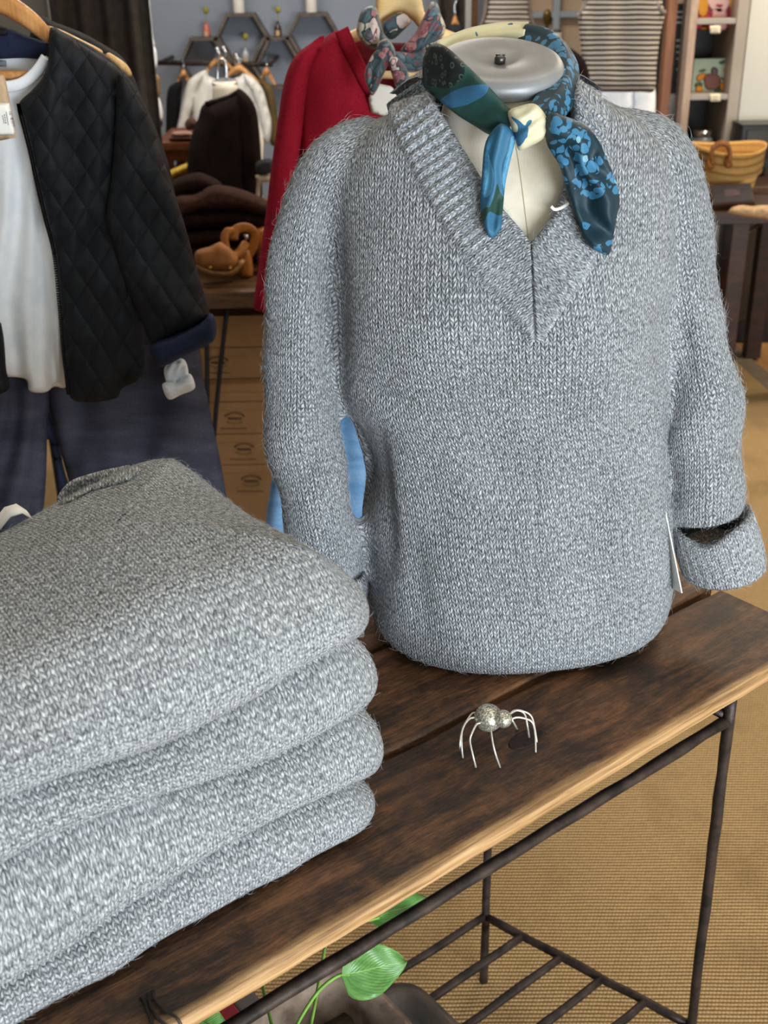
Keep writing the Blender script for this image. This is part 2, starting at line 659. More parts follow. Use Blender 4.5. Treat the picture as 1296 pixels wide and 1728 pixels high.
def plank_mat(name, seed, edge=None):
    M = Mat(name, 0.5, 0, 0.35)
    v = M.coord('Object', (1, 1, 1), (0, 0, -TH), (seed, seed * 0.3, 0))
    st = M.n('ShaderNodeMapping')
    M.put(st.inputs[0], v)
    st.inputs[3].default_value = (2.4, 15, 15)
    a = M.noise(st.outputs[0], 3.2, 7, 0.66, 0.9)
    fine = M.noise(st.outputs[0], 26.0, 4, 0.6, 0.2)
    blot = M.noise(v, 6.5, 4, 0.6, 0.5)
    f = M.math('ADD', M.math('MULTIPLY', a, 0.5), M.math('MULTIPLY', blot, 0.42))
    f = M.math('ADD', f, M.math('MULTIPLY', fine, 0.22))
    speck = M.noise(v, 75.0, 6, 0.72, 0.4)
    f = M.math('ADD', f, M.math('MULTIPLY', speck, 0.22))
    f = M.math('SUBTRACT', f, 0.15)
    c = M.ramp(f, [(0.38, '221913'), (0.47, '3d2a1d'), (0.55, '5e4029'), (0.64, '80573a')])
    h = M.math('ADD', M.math('MULTIPLY', speck, 0.6), M.math('MULTIPLY', fine, 0.6))
    if edge is not None:
        # bare pine where the stain has worn off the rounded front edge
        sp = M.n('ShaderNodeSeparateXYZ')
        M.put(sp.inputs[0], M.coord('Object', (1, 1, 1), (0, 0, -TH)))
        dist = M.math('SUBTRACT', sp.outputs[1], edge)
        wear = M.math('ADD', dist, M.math('MULTIPLY', M.math('SUBTRACT', M.noise(st.outputs[0], 6, 4), 0.5), 0.016))
        k = M.ramp(M.math('MULTIPLY', wear, 25.0), [(0.02, (1, 1, 1)), (0.30, (0, 0, 0))])
        st2 = M.n('ShaderNodeMapping')
        M.put(st2.inputs[0], v)
        st2.inputs[3].default_value = (1.3, 55, 55)
        g = M.noise(st2.outputs[0], 4.0, 4, 0.6)
        pine = M.ramp(g, [(0.36, '7c5c3a'), (0.5, 'a98559'), (0.66, 'c2a077')])
        c = M.mix(k, c, pine)
    M.color(c)
    M.rough(M.math('ADD', 0.38, M.math('MULTIPLY', blot, 0.25)))
    M.bump(h, 0.5, 0.0022)
    return M.m


def plank(a1a, a1b, a2a, a2b, z0, z1, seed, front=False):
    """one board: rounded section swept along, its edges slightly uneven"""
    n = 60
    prof = []
    w = a2b - a2a
    rr = [0.008, 0.006] if front else [0.005, 0.004]
    t = z1 - z0
    for (cx, cz, a0, r) in ((a2a, z0, math.pi, rr[1]), (a2b, z0, 1.5 * math.pi, rr[1]), (a2b, z1, 0, 0.004), (a2a, z1, 0.5 * math.pi, rr[0])):
        ox = cx + (r if cx == a2a else -r)
        oz = cz + (r if cz == z0 else -r)
        for k in range(5):
            a = a0 + k / 4 * math.pi / 2
            prof.append((ox + r * math.cos(a), oz + r * math.sin(a)))
    rings = []
    for i in range(n + 1):
        s = a1a + (a1b - a1a) * i / n
        ring = []
        for (y, z) in prof:
            dy = 0.0022 * nz(s * 9, seed, y * 40) + 0.0016 * nz(s * 30, seed + 3, z * 50)
            dz = 0.0012 * nz(s * 12, seed + 5, y * 30)
            ring.append(tb(s, y + dy, z + dz))
        rings.append(ring)
    part('plank', loft('plank', rings), plank_mat('stained_plank', seed, a2a if front else None), tbl)


plank(-0.40, 1.106, 0.588, 0.734, ZT - 0.020, ZT, 1.3, True)
plank(-0.40, 1.102, 0.742, 0.895, ZT - 0.021, ZT + 0.003, 4.1)
plank(-0.40, 1.108, 0.903, 1.035, ZT - 0.021, ZT + 0.001, 7.7)
# knot in the front board
kp = onz(889, 1247, ZT)
a = np.linspace(0, 2 * math.pi, 24, endpoint=False)
kr = [[kp + D1 * (math.cos(t) * 0.020 * s) + D2 * (math.sin(t) * 0.0095 * s) + np.array([0, 0, z]) for t in a] for s, z in ((1.3, -0.0012), (1.15, 0.0016), (1.0, 0.0018), (0.8, 0.0008), (0.3, 0.0012))]
part('knot', loft('knot', kr), wood('dark_knot', '160c07', '26140b', '4a2a17', (30, 30, 30), 6, 0.4), tbl, label='dark oval knot in the front plank')
# wire bound round the front plank
for k, o_ in enumerate((0.0, 0.006, 0.013)):
    wp = [tb(0.238 + o_ + 0.003 * math.sin(t * 2 + k), 0.606 + 0.0215 * math.cos(t), ZT - 0.010 + 0.0125 * max(-1, min(1, 1.6 * math.sin(t)))) for t in np.linspace(0, 2 * math.pi, 40)]
    part('wire', tube('wire', wp, 0.0013, 6, 1), M_IRON, tbl)

ZR = 0.722
bars = {}
def rod(name, p, q, r, n=12, parent=tbl, wob=0.0004):
    p, q = np.asarray(p, float), np.asarray(q, float)
    k = max(6, int(np.linalg.norm(q - p) / 0.04))
    pts = [p + (q - p) * i / k + RNG.normal(0, wob, 3) for i in range(k + 1)]
    return part(name, tube(name, pts, [r * (1 + 0.05 * RNG.normal()) for _ in pts], n, 1), M_IRON, parent)


fl_top, fl_bot = tb(0.953, 0.600, ZT - 0.0215), tb(1.046, 0.648, 0.0)
RL = 0.0066
rod('leg', fl_bot, fl_top, RL)
rod('leg', tb(0.947, 0.972, 0.0095), tb(0.947, 0.972, ZT - 0.0215), RL)
rod('leg', tb(-0.28, 0.600, 0.0095), tb(-0.25, 0.600, ZT - 0.0215), RL)
rod('leg', tb(-0.25, 0.972, 0.0095), tb(-0.25, 0.972, ZT - 0.0215), RL)
rod('rail', tb(-0.25, 0.603, ZR), tb(0.953, 0.603, ZR), 0.0066)
rod('rail', tb(-0.25, 0.972, ZR), tb(0.947, 0.972, ZR), 0.0066)
rod('cross_bar', tb(0.953, 0.605, ZR + 0.008), tb(0.947, 0.972, ZR + 0.008), 0.0066)
rod('cross_bar', tb(-0.25, 0.600, ZR + 0.008), tb(-0.25, 0.972, ZR + 0.008), 0.0066)
ZS = 0.150
sr0, sr1 = tb(0.945, 0.972, ZS), tb(1.028, 0.640, ZS)
rod('shelf_end_bar', sr0, sr1, 0.0066)
rod('shelf_end_bar', tb(-0.25, 0.972, ZS), tb(-0.27, 0.600, ZS), 0.010)
for k in range(6):
    t = k / 5.0
    rod('shelf_bar', tb(-0.26, 0.972 - 0.36 * t, ZS), sr0 + (sr1 - sr0) * t, 0.0062)

# ------------------------------------------------------------------ fuzz
def fuzz(me, root, count, length=0.012, width=0.00028, seed=1, lift=0.6, name='fuzz'):
    rng = np.random.default_rng(seed)
    me.calc_loop_triangles()
    nt = len(me.loop_triangles)
    tv = np.empty(nt * 3, int)
    me.loop_triangles.foreach_get('vertices', tv)
    tv = tv.reshape(-1, 3)
    co = np.empty(len(me.vertices) * 3)
    me.vertices.foreach_get('co', co)
    co = co.reshape(-1, 3)
    A, B, C = co[tv[:, 0]], co[tv[:, 1]], co[tv[:, 2]]
    N = np.cross(B - A, C - A)
    ar = np.linalg.norm(N, axis=1)
    pick = rng.choice(nt, count, p=ar / ar.sum())
    r1, r2 = np.sqrt(rng.random(count)), rng.random(count)
    P = A[pick] * (1 - r1)[:, None] + B[pick] * (r1 * (1 - r2))[:, None] + C[pick] * (r1 * r2)[:, None]
    N = N[pick] / ar[pick][:, None]
    T = rng.normal(size=(count, 3))
    T -= N * (T * N).sum(1)[:, None]
    T /= np.linalg.norm(T, axis=1)[:, None]
    S = np.cross(N, T)
    L = np.minimum(length * rng.gamma(1.6, 0.6, count), length * 2.3)
    up = lift * rng.random(count)
    pts = []
    bend = rng.normal(0, 0.5, count)
    for t in (0.0, 0.33, 0.66, 1.0):
        pts.append(P + T * (L * t)[:, None] + N * (L * up * t * (1.3 - 0.6 * t) + 0.0004)[:, None] + S * (L * bend * t * t)[:, None])
    pts = np.array(pts)                                   # 4 x count x 3
    view = pts[0] - EYE
    W = np.cross(T, view)
    W /= np.linalg.norm(W, axis=1)[:, None] + 1e-9
    V = np.empty((count, 8, 3))
    for k, tw in enumerate((1.0, 0.9, 0.7, 0.25)):
        V[:, 2 * k] = pts[k] + W * width / 2 * tw
        V[:, 2 * k + 1] = pts[k] - W * width / 2 * tw
    base = np.arange(count)[:, None] * 8
    fq = np.concatenate([base + np.array([[2 * k, 2 * k + 1, 2 * k + 3, 2 * k + 2]]) for k in range(3)], 0)
    m = bpy.data.meshes.new(name)
    m.from_pydata(V.reshape(-1, 3).tolist(), [], fq.tolist())
    o = link(name, m, M_FUZZ)
    child(o, root)
    o['kind'] = 'stuff'
    return o


# ------------------------------------------------------------------ stack of folded sweaters
STK = [  # z bottom, z top, right end, front, wave seed, label
    (0.779, 0.852, 0.521, 0.650, 1, 'folded grey wool sweater at the bottom of the pile on the planks'),
    (0.846, 0.920, 0.530, 0.646, 2, 'folded grey wool sweater second from the bottom of the pile'),
    (0.914, 0.984, 0.523, 0.650, 3, 'folded grey wool sweater just under the topmost one of the pile'),
    (0.977, 1.068, 0.517, 0.640, 4, 'folded grey wool sweater with white neck label on top of the pile'),
]


def bound_z(k, a1, a2):
    """height of the surface between two folded sweaters"""
    base = [0.779, 0.849, 0.917, 0.981][k] if k < 4 else 1.066
    if k == 0:
        return base
    w = 0.0085 * math.sin(a1 * 17 + k * 1.9) + 0.008 * nz(a1 * 7, a2 * 5, k * 3.7)
    tilt = (0, -0.05, 0.02, -0.01, 0.0)[k] * (0.5 - a1)
    return base + w * (1.0 if k < 4 else 0.8) + tilt


for k, (z0, z1, xr, yf, sd, lab) in enumerate(STK):
    xl, yb = 0.02, 0.985 - 0.006 * k
    rad = 0.045
    outline = []
    for (cx, cy, a0) in ((xl, yb, 90), (xl, yf, 180), (xr, yf, 270), (xr, yb, 0)):
        ox, oy = cx + (rad if cx == xl else -rad), cy + (rad if cy == yf else -rad)
        for j in range(9):
            a = math.radians(a0 + j / 8 * 90)
            outline.append((ox + rad * math.cos(a), oy + rad * math.sin(a)))
    outline = resample(np.array(outline), 0.008)
    nrm = np.roll(outline, -1, 0) - np.roll(outline, 1, 0)
    nrm = np.stack([nrm[:, 1], -nrm[:, 0]], 1)
    nrm /= np.linalg.norm(nrm, axis=1)[:, None]
    R0 = 0.028 if k < 3 else 0.038
    steps = [(R0 + d_, -1, None) for d_ in (0.09, 0.05, 0.02)]
    prof = []                                            # inset, fraction of height (-1..1), arc length outside
    for d_ in (0.10, 0.06, 0.03, 0.012):
        prof.append((R0 + d_, -1.0, -d_))
    for j in range(15):
        t = -math.pi / 2 + math.pi * j / 14
        prof.append((R0 * (1 - math.cos(t)), math.sin(t), R0 * 1.15 * (t + math.pi / 2)))
    arcend = R0 * 1.15 * math.pi
    for d_ in (0.010, 0.022, 0.036, 0.052, 0.070, 0.090, 0.110, 0.130, 0.148):
        prof.append((R0 + d_, 1.0, arcend + d_))
    rings, uvs = [], []
    c0 = outline.mean(0)
    for (ins, fz, arc) in prof:
        ring = []
        for (p, nn) in zip(outline, nrm):
            lean = (0.020 if k < 3 else 0.028) * ((fz + 1) / 2) ** 1.6
            q = p - nn * (ins + lean)
            # keep the inner rings from crossing
            q = np.array([min(max(q[0], xl + min(ins + lean, 0.158)), xr - min(ins + lean, 0.158)), min(max(q[1], yf + min(ins + lean, 0.158)), yb - min(ins + lean, 0.158))])
            ow = 0.007 * nz(p[0] * 8 + 3 * k, p[1] * 8, 2.0 * k) + 0.004 * nz(p[0] * 22, p[1] * 22, 5.0 * k)
            q = q + nn * ow * (1 - min(1, ins / 0.06))
            zb, zt_ = bound_z(k, q[0], q[1]), bound_z(k + 1, q[0], q[1])
            if k == 3:
                # the topmost one is loosely folded: domed, its front edge hanging lower
                e = min(1.0, (ins + lean) / 0.158)
                e = e * e * (3 - 2 * e)
                zt_ += 0.018 * e - 0.010 * (1 - e)
                zt_ += 0.016 * math.exp(-(((q[0] - 0.44) / 0.07) ** 2 + ((q[1] - 0.93) / 0.08) ** 2))
                zt_ -= 0.028 * max(0.0, (0.36 - q[0]) / 0.3) * max(0, min(1, (q[1] - 0.7) / 0.2))
            mid, hh = (zb + zt_) / 2, (zt_ - zb) / 2 + (0.0015 if k else 0)
            if k == 0:
                mid, hh = mid + 0.0005, hh
            z = mid + hh * fz
            if abs(fz) < 1:
                z -= 0.006 * (1 - fz * fz) * (1 if k else 0.4)
            ring.append(tb(q[0], q[1], max(z, ZT + 0.0045)))
            if arc > arcend:
                uvs.append((q[0] + nn[0] * lean, q[1] + nn[1] * lean))
            else:
                uvs.append((p[0] - nn[0] * R0 + nn[0] * (arcend - arc), p[1] - nn[1] * R0 + nn[1] * (arcend - arc)))
        rings.append(ring)
    ym = (yf + yb) / 2
    last_ring = []
    for (p, nn), pr_ in zip(zip(outline, nrm), rings[-1]):
        a1_ = min(max(float(np.dot(pr_, D1)), xl + 0.155), xr - 0.155)
        zz_ = bound_z(k + 1, a1_, ym) + 0.0015
        if k == 3:
            zz_ += 0.018 + 0.016 * math.exp(-(((a1_ - 0.44) / 0.07) ** 2 + ((ym - 0.93) / 0.08) ** 2)) - 0.028 * max(0.0, (0.36 - a1_) / 0.3) * max(0, min(1, (ym - 0.7) / 0.2))
        last_ring.append(tb(a1_, ym, zz_))
        uvs.append((a1_ - nn[0] * 0 , ym))
    rings.append(last_ring)
    R = np.array(rings)
    nk, nn_ = R.shape[:2]
    faces = [(i * nn_ + j, i * nn_ + (j + 1) % nn_, (i + 1) * nn_ + (j + 1) % nn_, (i + 1) * nn_ + j) for i in range(nk - 1) for j in range(nn_)]
    faces.append(tuple(range(nn_ - 1, -1, -1)))
    me = mesh('folded_sweater', R.reshape(-1, 3), faces, uvs)
    bm = bmesh.new()
    bm.from_mesh(me)
    bmesh.ops.recalc_face_normals(bm, faces=bm.faces)
    bm.to_mesh(me)
    bm.free()
    o = link('folded_sweater', me, M_GREY_STACK)
    tag(o, lab, 'sweater', 'folded grey sweaters in the pile')
    fuzz(me, o, 8000, 0.0045, 0.00022, 20 + k)
    if k == 3:
        TOP = o
        top_bvh = BVHTree.FromPolygons([tuple(v) for v in R.reshape(-1, 3)], faces)


def surf(bvh, x, y, lift=0.0, back=None):
    d = ray(x, y)
    hit, n_, _, _ = bvh.ray_cast(Vector(EYE), Vector(d / np.linalg.norm(d)))
    if hit is None:
        return at(x, y, back) if back else None
    n_ = np.array(n_)
    if n_ @ d > 0:
        n_ = -n_
    return np.array(hit) + n_ * lift


# rolled collar of the topmost sweater
def topY(x, y):
    return np.array([(lambda p: p[1] if p is not None else 1.04)(surf(top_bvh, a_, b_)) for a_, b_ in zip(x, y)])


part('collar', puffed('collar', [(96, 842), (106, 824), (122, 810), (150, 800), (190, 790), (228, 784), (238, 796), (215, 812), (180, 822), (150, 832), (122, 846), (104, 852)], lambda x, y: np.minimum(topY(x, y), 1.03), 0.010, 12, 4), M_GREY_STACK, TOP)

# neck opening of the topmost sweater: the rolled collar and its white label
def band_on(name, curve_px, width_px, bvh, mat, root, lift=0.006, dirpx=(0, 1), step=40, back=None, rib=0.0, label=None):
    C = catmull(curve_px, step)
    rows = []
    W = np.array(dirpx, float)
    for j, t in enumerate(np.linspace(0, 1, 9)):
        e = math.sin(math.pi * min(max(t, 0.0), 1.0)) ** 0.5
        rows.append([surf(bvh, *(c + W * width_px * t), lift * e + 0.0005, back) for c in C])
    rows = [[p for p in r_] for r_ in rows]
    V, Fs, U = [], [], []
    nC = len(C)
    for r_i, r_ in enumerate(rows):
        s = 0
        for c_i, p in enumerate(r_):
            if p is None:
                p = at(*(C[c_i]), 0.95)
            V.append(p)
            U.append((c_i * 0.002, r_i * 0.005))
    for i in range(8):
        for j in range(nC - 1):
            Fs.append((i * nC + j, i * nC + j + 1, (i + 1) * nC + j + 1, (i + 1) * nC + j))
    return part(name, mesh(name, V, Fs, U), mat, root, label=label)


lab_pts = [surf(top_bvh, x, y, 0.004, 0.9) for x, y in ((-8, 884), (10, 872), (30, 866), (46, 868))]
lv, lf = [], []
for i, p in enumerate(lab_pts):
    h = np.array([0, 0, 0.004 + 0.006 * math.sin(i / 3 * math.pi)])
    lv += [p + h, p + h - D2 * 0.012 - np.array([0, 0, 0.004]), p + h + np.array([0, 0, -0.0012]), p + h - D2 * 0.012 - np.array([0, 0, 0.0052])]
for i in range(3):
    a = i * 4
    lf += [(a, a + 1, a + 5, a + 4), (a + 2, a + 6, a + 7, a + 3), (a, a + 4, a + 6, a + 2), (a + 1, a + 3, a + 7, a + 5)]
part('neck_label', mesh('neck_label', lv, lf), M_PAPER, TOP, label='small white woven neck label')

# ------------------------------------------------------------------ dress form with the grey V-neck sweater
SIL = np.array([  # photo row, left and right side of the body (without the sleeves)
    (60, 790, 905), (110, 775, 930), (150, 742, 968), (170, 700, 1012), (190, 655, 1050), (215, 610, 1085), (245, 575, 1115), (300, 553, 1132), (400, 552, 1134),
    (500, 555, 1134), (560, 556, 1132), (640, 566, 1128), (672, 580, 1124), (700, 598, 1119), (760, 612, 1119), (800, 616, 1121), (860, 610, 1125), (900, 617, 1127), (960, 621, 1128), (1010, 622, 1122), (1050, 632, 1110)], float)
ZB = np.array([0.78, 0.82, 0.90, 1.00, 1.10, 1.18, 1.25, 1.30, 1.34, 1.38, 1.42])
BB = np.array([0.140, 0.146, 0.136, 0.112, 0.116, 0.124, 0.112, 0.092, 0.072, 0.058, 0.050])
YB = np.array([1.200, 1.202, 1.210, 1.216, 1.214, 1.212, 1.215, 1.218, 1.220, 1.222, 1.222])
TW = np.array([9.0, 8.0, 5.0, 1.0, -2.0, -4.0, -5.0, -5.0, -4, -3, -2])
NE = 2.35


def ring_at(z, sx=1.0, sy=1.0, n=120):
    Yc = float(np.interp(z, ZB, YB))
    b = float(np.interp(z, ZB, BB)) * sy
    row = proj((0.13, Yc, z))[1]
    xl = at(np.interp(row, SIL[:, 0], SIL[:, 1]), row, Yc)[0]
    xr = at(np.interp(row, SIL[:, 0], SIL[:, 2]), row, Yc)[0]
    cx, hw = (xl + xr) / 2, (xr - xl) / 2 * sx
    a = np.linspace(0, 2 * math.pi, n, endpoint=False)
    ca, sa = np.cos(a), np.sin(a)
    x = hw * np.sign(ca) * np.abs(ca) ** (2 / NE)
    y = b * np.sign(sa) * np.abs(sa) ** (2 / NE)
    tw = math.radians(float(np.interp(z, ZB, TW)))
    X = cx + x * math.cos(tw) - y * math.sin(tw)
    Yy = Yc + x * math.sin(tw) + y * math.cos(tw)
    # bust
    for s in (-1, 1):
        w = np.exp(-(((x - s * 0.078) / 0.062) ** 2 + ((z - 1.165) / 0.085) ** 2)) * (sa < 0)
        Yy = Yy - 0.017 * w * sx
    return np.stack([X, Yy, np.full(n, z)], 1), cx, hw, Yc, b


zs = np.concatenate([np.linspace(0.812, 1.395, 66)])
rings = []
r0 = ring_at(0.815)[0]
c0 = r0.mean(0)
for s, z in ((0.60, 0.7850), (0.86, 0.7848), (0.93, 0.7875), (0.97, 0.7935), (0.99, 0.803)):
    q = (r0 - c0) * s + c0
    q[:, 2] = z
    rings.append(q)
for z in zs:
    rings.append(ring_at(z)[0])
body_me = loft('body_core', rings)


def sleeve_path(rows):
    P = np.array([at(x, y, Y) for x, y, Y, r in rows])
    r = np.array([rr * np.linalg.norm(at(x + 1, y, Y) - at(x, y, Y)) for x, y, Y, rr in rows])
    Q = catmull(np.concatenate([P, r[:, None]], 1), 8)
    return Q[:, :3], Q[:, 3]


SL = sleeve_path([(640, 222, 1.225, 34), (588, 254, 1.222, 50), (548, 300, 1.215, 54), (521, 385, 1.205, 55), (510, 490, 1.195, 58), (507, 600, 1.19, 61), (508, 700, 1.185, 66), (523, 800, 1.178, 66), (543, 890, 1.172, 64), (558, 985, 1.165, 60)])
SR = sleeve_path([(1030, 217, 1.225, 34), (1092, 244, 1.222, 54), (1128, 292, 1.215, 60), (1140, 385, 1.207, 62), (1154, 490, 1.2, 61), (1174, 600, 1.195, 62), (1189, 700, 1.19, 65), (1192, 790, 1.185, 64), (1192, 872, 1.18, 58)])


def sleeve_mesh(name, S, squash=0.82, wr=0.0):
    P, r = S
    T = np.gradient(P, axis=0)
    T /= np.linalg.norm(T, axis=1)[:, None]
    rings = []
    for i, (p, t, rr) in enumerate(zip(P, T, r)):
        X = np.array([1.0, 0, 0]) - t * t[0]
        X /= np.linalg.norm(X)
        B = np.cross(t, X)
        a = np.linspace(0, 2 * math.pi, 40, endpoint=False)
        w = 1 + 0.03 * np.sin(a * 2 + i * 0.31) + 0.025 * np.sin(3 * a - i * 0.22)
        rings.append(p + (np.cos(a) * w)[:, None] * X * rr + (np.sin(a) * w)[:, None] * B * rr * squash)
    return loft(name, rings)


core = joined('sweater_core', [body_me, sleeve_mesh('sl', SL), sleeve_mesh('sr', SR)])
tmp = bpy.data.objects.new('tmp_core', core)
COL.objects.link(tmp)
md = tmp.modifiers.new('r', 'REMESH')
md.mode = 'VOXEL'
md.voxel_size = 0.0042
ms = tmp.modifiers.new('s', 'SMOOTH')
ms.factor = 0.5
ms.iterations = 14
dg = bpy.context.evaluated_depsgraph_get()
uni = bpy.data.meshes.new_from_object(tmp.evaluated_get(dg))
bpy.data.objects.remove(tmp)
bpy.data.meshes.remove(core)
nv = len(uni.vertices)
V = np.empty(nv * 3)
uni.vertices.foreach_get('co', V)
V = V.reshape(-1, 3)
NV = np.empty(nv * 3)
uni.vertices.foreach_get('normal', NV)
NV = NV.reshape(-1, 3)

# which part of the garment, and its metric uv
ztab = np.linspace(0.78, 1.42, 60)
tabs = [ring_at(max(z, 0.79)) for z in ztab]
CXT = np.array([t[1] for t in tabs]); HWT = np.array([t[2] for t in tabs]); YCT = np.array([t[3] for t in tabs]); BT = np.array([t[4] for t in tabs])
cxv, hwv, ycv, bv = (np.interp(V[:, 2], ztab, T_) for T_ in (CXT, HWT, YCT, BT))
twv = np.radians(np.interp(V[:, 2], ZB, TW))
dx, dy = V[:, 0] - cxv, V[:, 1] - ycv
lx, ly = dx * np.cos(twv) + dy * np.sin(twv), -dx * np.sin(twv) + dy * np.cos(twv)
rho = (np.abs(lx / hwv) ** NE + np.abs(ly / bv) ** NE) ** (1 / NE)
phi = np.arctan2(lx, -ly)
# arc length from the front centre
pa = np.linspace(-math.pi, math.pi, 121)
arcT = []
for t in tabs:
    hw, b = t[2], t[4]
    rr = (np.abs(np.sin(pa) / hw) ** NE + np.abs(np.cos(pa) / b) ** NE) ** (-1 / NE)
    q = np.stack([rr * np.sin(pa), -rr * np.cos(pa)], 1)
    s = np.concatenate([[0], np.cumsum(np.linalg.norm(np.diff(q, axis=0), axis=1))])
    arcT.append(s - np.interp(0, pa, s))
arcT = np.array(arcT)
zi = np.clip((V[:, 2] - ztab[0]) / (ztab[1] - ztab[0]), 0, len(ztab) - 1.001)
pi_ = np.clip((phi + math.pi) / (pa[1] - pa[0]), 0, len(pa) - 1.001)
z0i, p0i = zi.astype(int), pi_.astype(int)
fz_, fp_ = zi - z0i, pi_ - p0i
ub = (arcT[z0i, p0i] * (1 - fp_) + arcT[z0i, p0i + 1] * fp_) * (1 - fz_) + (arcT[z0i + 1, p0i] * (1 - fp_) + arcT[z0i + 1, p0i + 1] * fp_) * fz_
ub = ub + np.sign(lx) * (rho - 1) * hwv * np.clip((np.abs(np.sin(phi)) - 0.8) / 0.15, 0, 1)
UVB = np.stack([ub, V[:, 2]], 1)


def sleeve_coords(S):
    P, r = S
    best = np.full(nv, 1e9)
    idx = np.zeros(nv, int)
    for i, (p, rr) in enumerate(zip(P, r)):
        d = np.linalg.norm(V - p, axis=1) / rr
        k = d < best
        best[k] = d[k]
        idx[k] = i
    T = np.gradient(P, axis=0)
    T /= np.linalg.norm(T, axis=1)[:, None]
    s = np.concatenate([[0], np.cumsum(np.linalg.norm(np.diff(P, axis=0), axis=1))])
    D = V - P[idx]
    al = (D * T[idx]).sum(1)
    R_ = D - T[idx] * al[:, None]
    X = np.array([1.0, 0, 0]) - T[idx] * T[idx][:, :1]
    X /= np.linalg.norm(X, axis=1)[:, None]
    B = np.cross(T[idx], X)
    ang = np.arctan2((R_ * X).sum(1), (R_ * B).sum(1))
    if (B[len(B) // 2] @ np.array([0, 1, 0])) > 0:
        ang = np.arctan2((R_ * X).sum(1), -(R_ * B).sum(1))
    return best, np.stack([ang * 0.041 + np.tanh(ang * 2) * (best - 1.0) * 0.04, -(s[idx] + al)], 1), ang, s[idx] + al


bl, UVL, angL, sLn = sleeve_coords(SL)
br, UVR, angR, sRn = sleeve_coords(SR)
reg = np.where((bl < rho * 1.0) & (bl < br), 1, np.where(br < rho * 1.0, 2, 0))
# soft folds: slack in the sleeves, drape in the body
D_ = np.zeros(nv)
for i in range(nv):
    x, y, z = V[i]
    D_[i] = 0.0045 * nz(x * 11, y * 11, z * 7) + 0.003 * nz(x * 20 + 5, y * 20, z * 9)
D_ += np.where(reg == 1, 0.0028 * np.sin(sLn * 62 + 2.2 * np.sin(angL)) * np.exp(-((sLn - 0.36) / 0.16) ** 2), 0)
D_ += np.where(reg == 2, 0.0030 * np.sin(sRn * 58 + 2.0 * np.sin(angR + 1)) * np.exp(-((sRn - 0.34) / 0.16) ** 2), 0)
PX = proj_many(V)
frontal = (NV @ np.array([0, -1, 0.3])) > 0


def crease(p, q, w, depth):
    """a fold valley on the garment between two points of the photograph"""
    p, q = np.array(p, float), np.array(q, float)
    ab = q - p
    t = np.clip(((PX - p) @ ab) / (ab @ ab), 0, 1)
    d = np.hypot(*(PX - p - t[:, None] * ab).T)
    return -depth * np.exp(-(d / w) ** 2) * frontal * np.sin(math.pi * np.clip(0.08 + 0.84 * t, 0, 1))


D_ += crease((552, 330), (568, 660), 22, 0.010)
D_ += crease((1128, 470), (1124, 690), 20, 0.008)
D_ += crease((600, 640), (700, 690), 16, 0.006)
D_ += crease((640, 720), (655, 960), 16, 0.010)
D_ += crease((605, 700), (640, 900), 22, 0.012)
D_ += crease((902, 590), (906, 1090), 7, 0.0016)
D_ += crease((690, 880), (720, 1090), 22, 0.006)
D_ += crease((1100, 700), (1040, 760), 16, 0.004)
D_ += crease((1150, 520), (1168, 640), 12, 0.006)
D_ += crease((1000, 780), (1010, 1040), 26, 0.003)
lowz = np.clip((V[:, 2] - 0.79) / 0.05, 0, 1)
V2 = V + NV * (D_ * lowz)[:, None]
uni.vertices.foreach_set('co', V2.ravel())
uni.update()
faces_all = [tuple(p.vertices) for p in uni.polygons]
body_bvh = BVHTree.FromPolygons([tuple(v) for v in V2], faces_all)
V = V2
PX = proj_many(V)


def surfY(x, y, default):
    p = surf(body_bvh, x, y)
    return p[1] if p is not None else default


# neck opening
INNER = [(716, 132), (728, 165), (756, 208), (792, 268), (838, 338), (880, 388), (896, 406), (912, 390), (938, 352), (956, 300), (966, 240), (970, 190), (966, 142)]
OUTER = [(652, 176), (662, 215), (684, 268), (722, 340), (776, 428), (848, 522), (902, 578), (946, 530), (994, 458), (1022, 382), (1030, 300), (1026, 225), (1016, 166)]
cut_poly = np.concatenate([np.array(INNER, float), [(940, 40), (760, 40)]], 0)
ci = np.array(INNER, float)
co_ = np.array(OUTER, float)
cut_poly[:len(INNER)] = ci + (co_ - ci) * 0.25
FC = np.array([V[list(f)].mean(0) for f in faces_all])
FP = proj_many(FC)
FN = np.array([p.normal[:] for p in uni.polygons])
front_f = FN[:, 1] < 0.35
cutm = (inside(FP, cut_poly) & front_f) | (FC[:, 2] > 1.386)
sw = empty('grey_sweater', (0.13, 1.2, ZT), 'grey marled wool V-neck sweater dressed on the torso form', 'sweater')
freg = np.array([np.bincount(reg[list(f)], minlength=3).argmax() for f in faces_all])
pieces = {}
for k, (nm, UVk) in enumerate((('body', UVB), ('sleeve', UVL), ('sleeve', UVR))):
    sel = [f for f, r_, c_ in zip(faces_all, freg, cutm) if r_ == k and not c_]
    used = sorted({i for f in sel for i in f})
    mp = {i: j for j, i in enumerate(used)}
    me = mesh(nm, V[used], [tuple(mp[i] for i in f) for f in sel], UVk[used])
    pieces[k] = part(nm, me, M_GREY, sw)
    pieces[k].modifiers.new('sub', 'SUBSURF').levels = 1
    pieces[k].modifiers['sub'].render_levels = 1
    fuzz(me, pieces[k], (9000, 4000, 4000)[k], 0.006, 0.00022, 40 + k)

# ribbed V neckband
NS, NT = 560, 17
ic, oc = catmull(INNER, 60), catmull(OUTER, 60)


def arcparam(C, n):
    s = np.concatenate([[0], np.cumsum(np.hypot(*np.diff(C, axis=0).T))])
    t = np.linspace(0, s[-1], n)
    return np.stack([np.interp(t, s, C[:, 0]), np.interp(t, s, C[:, 1])], 1)


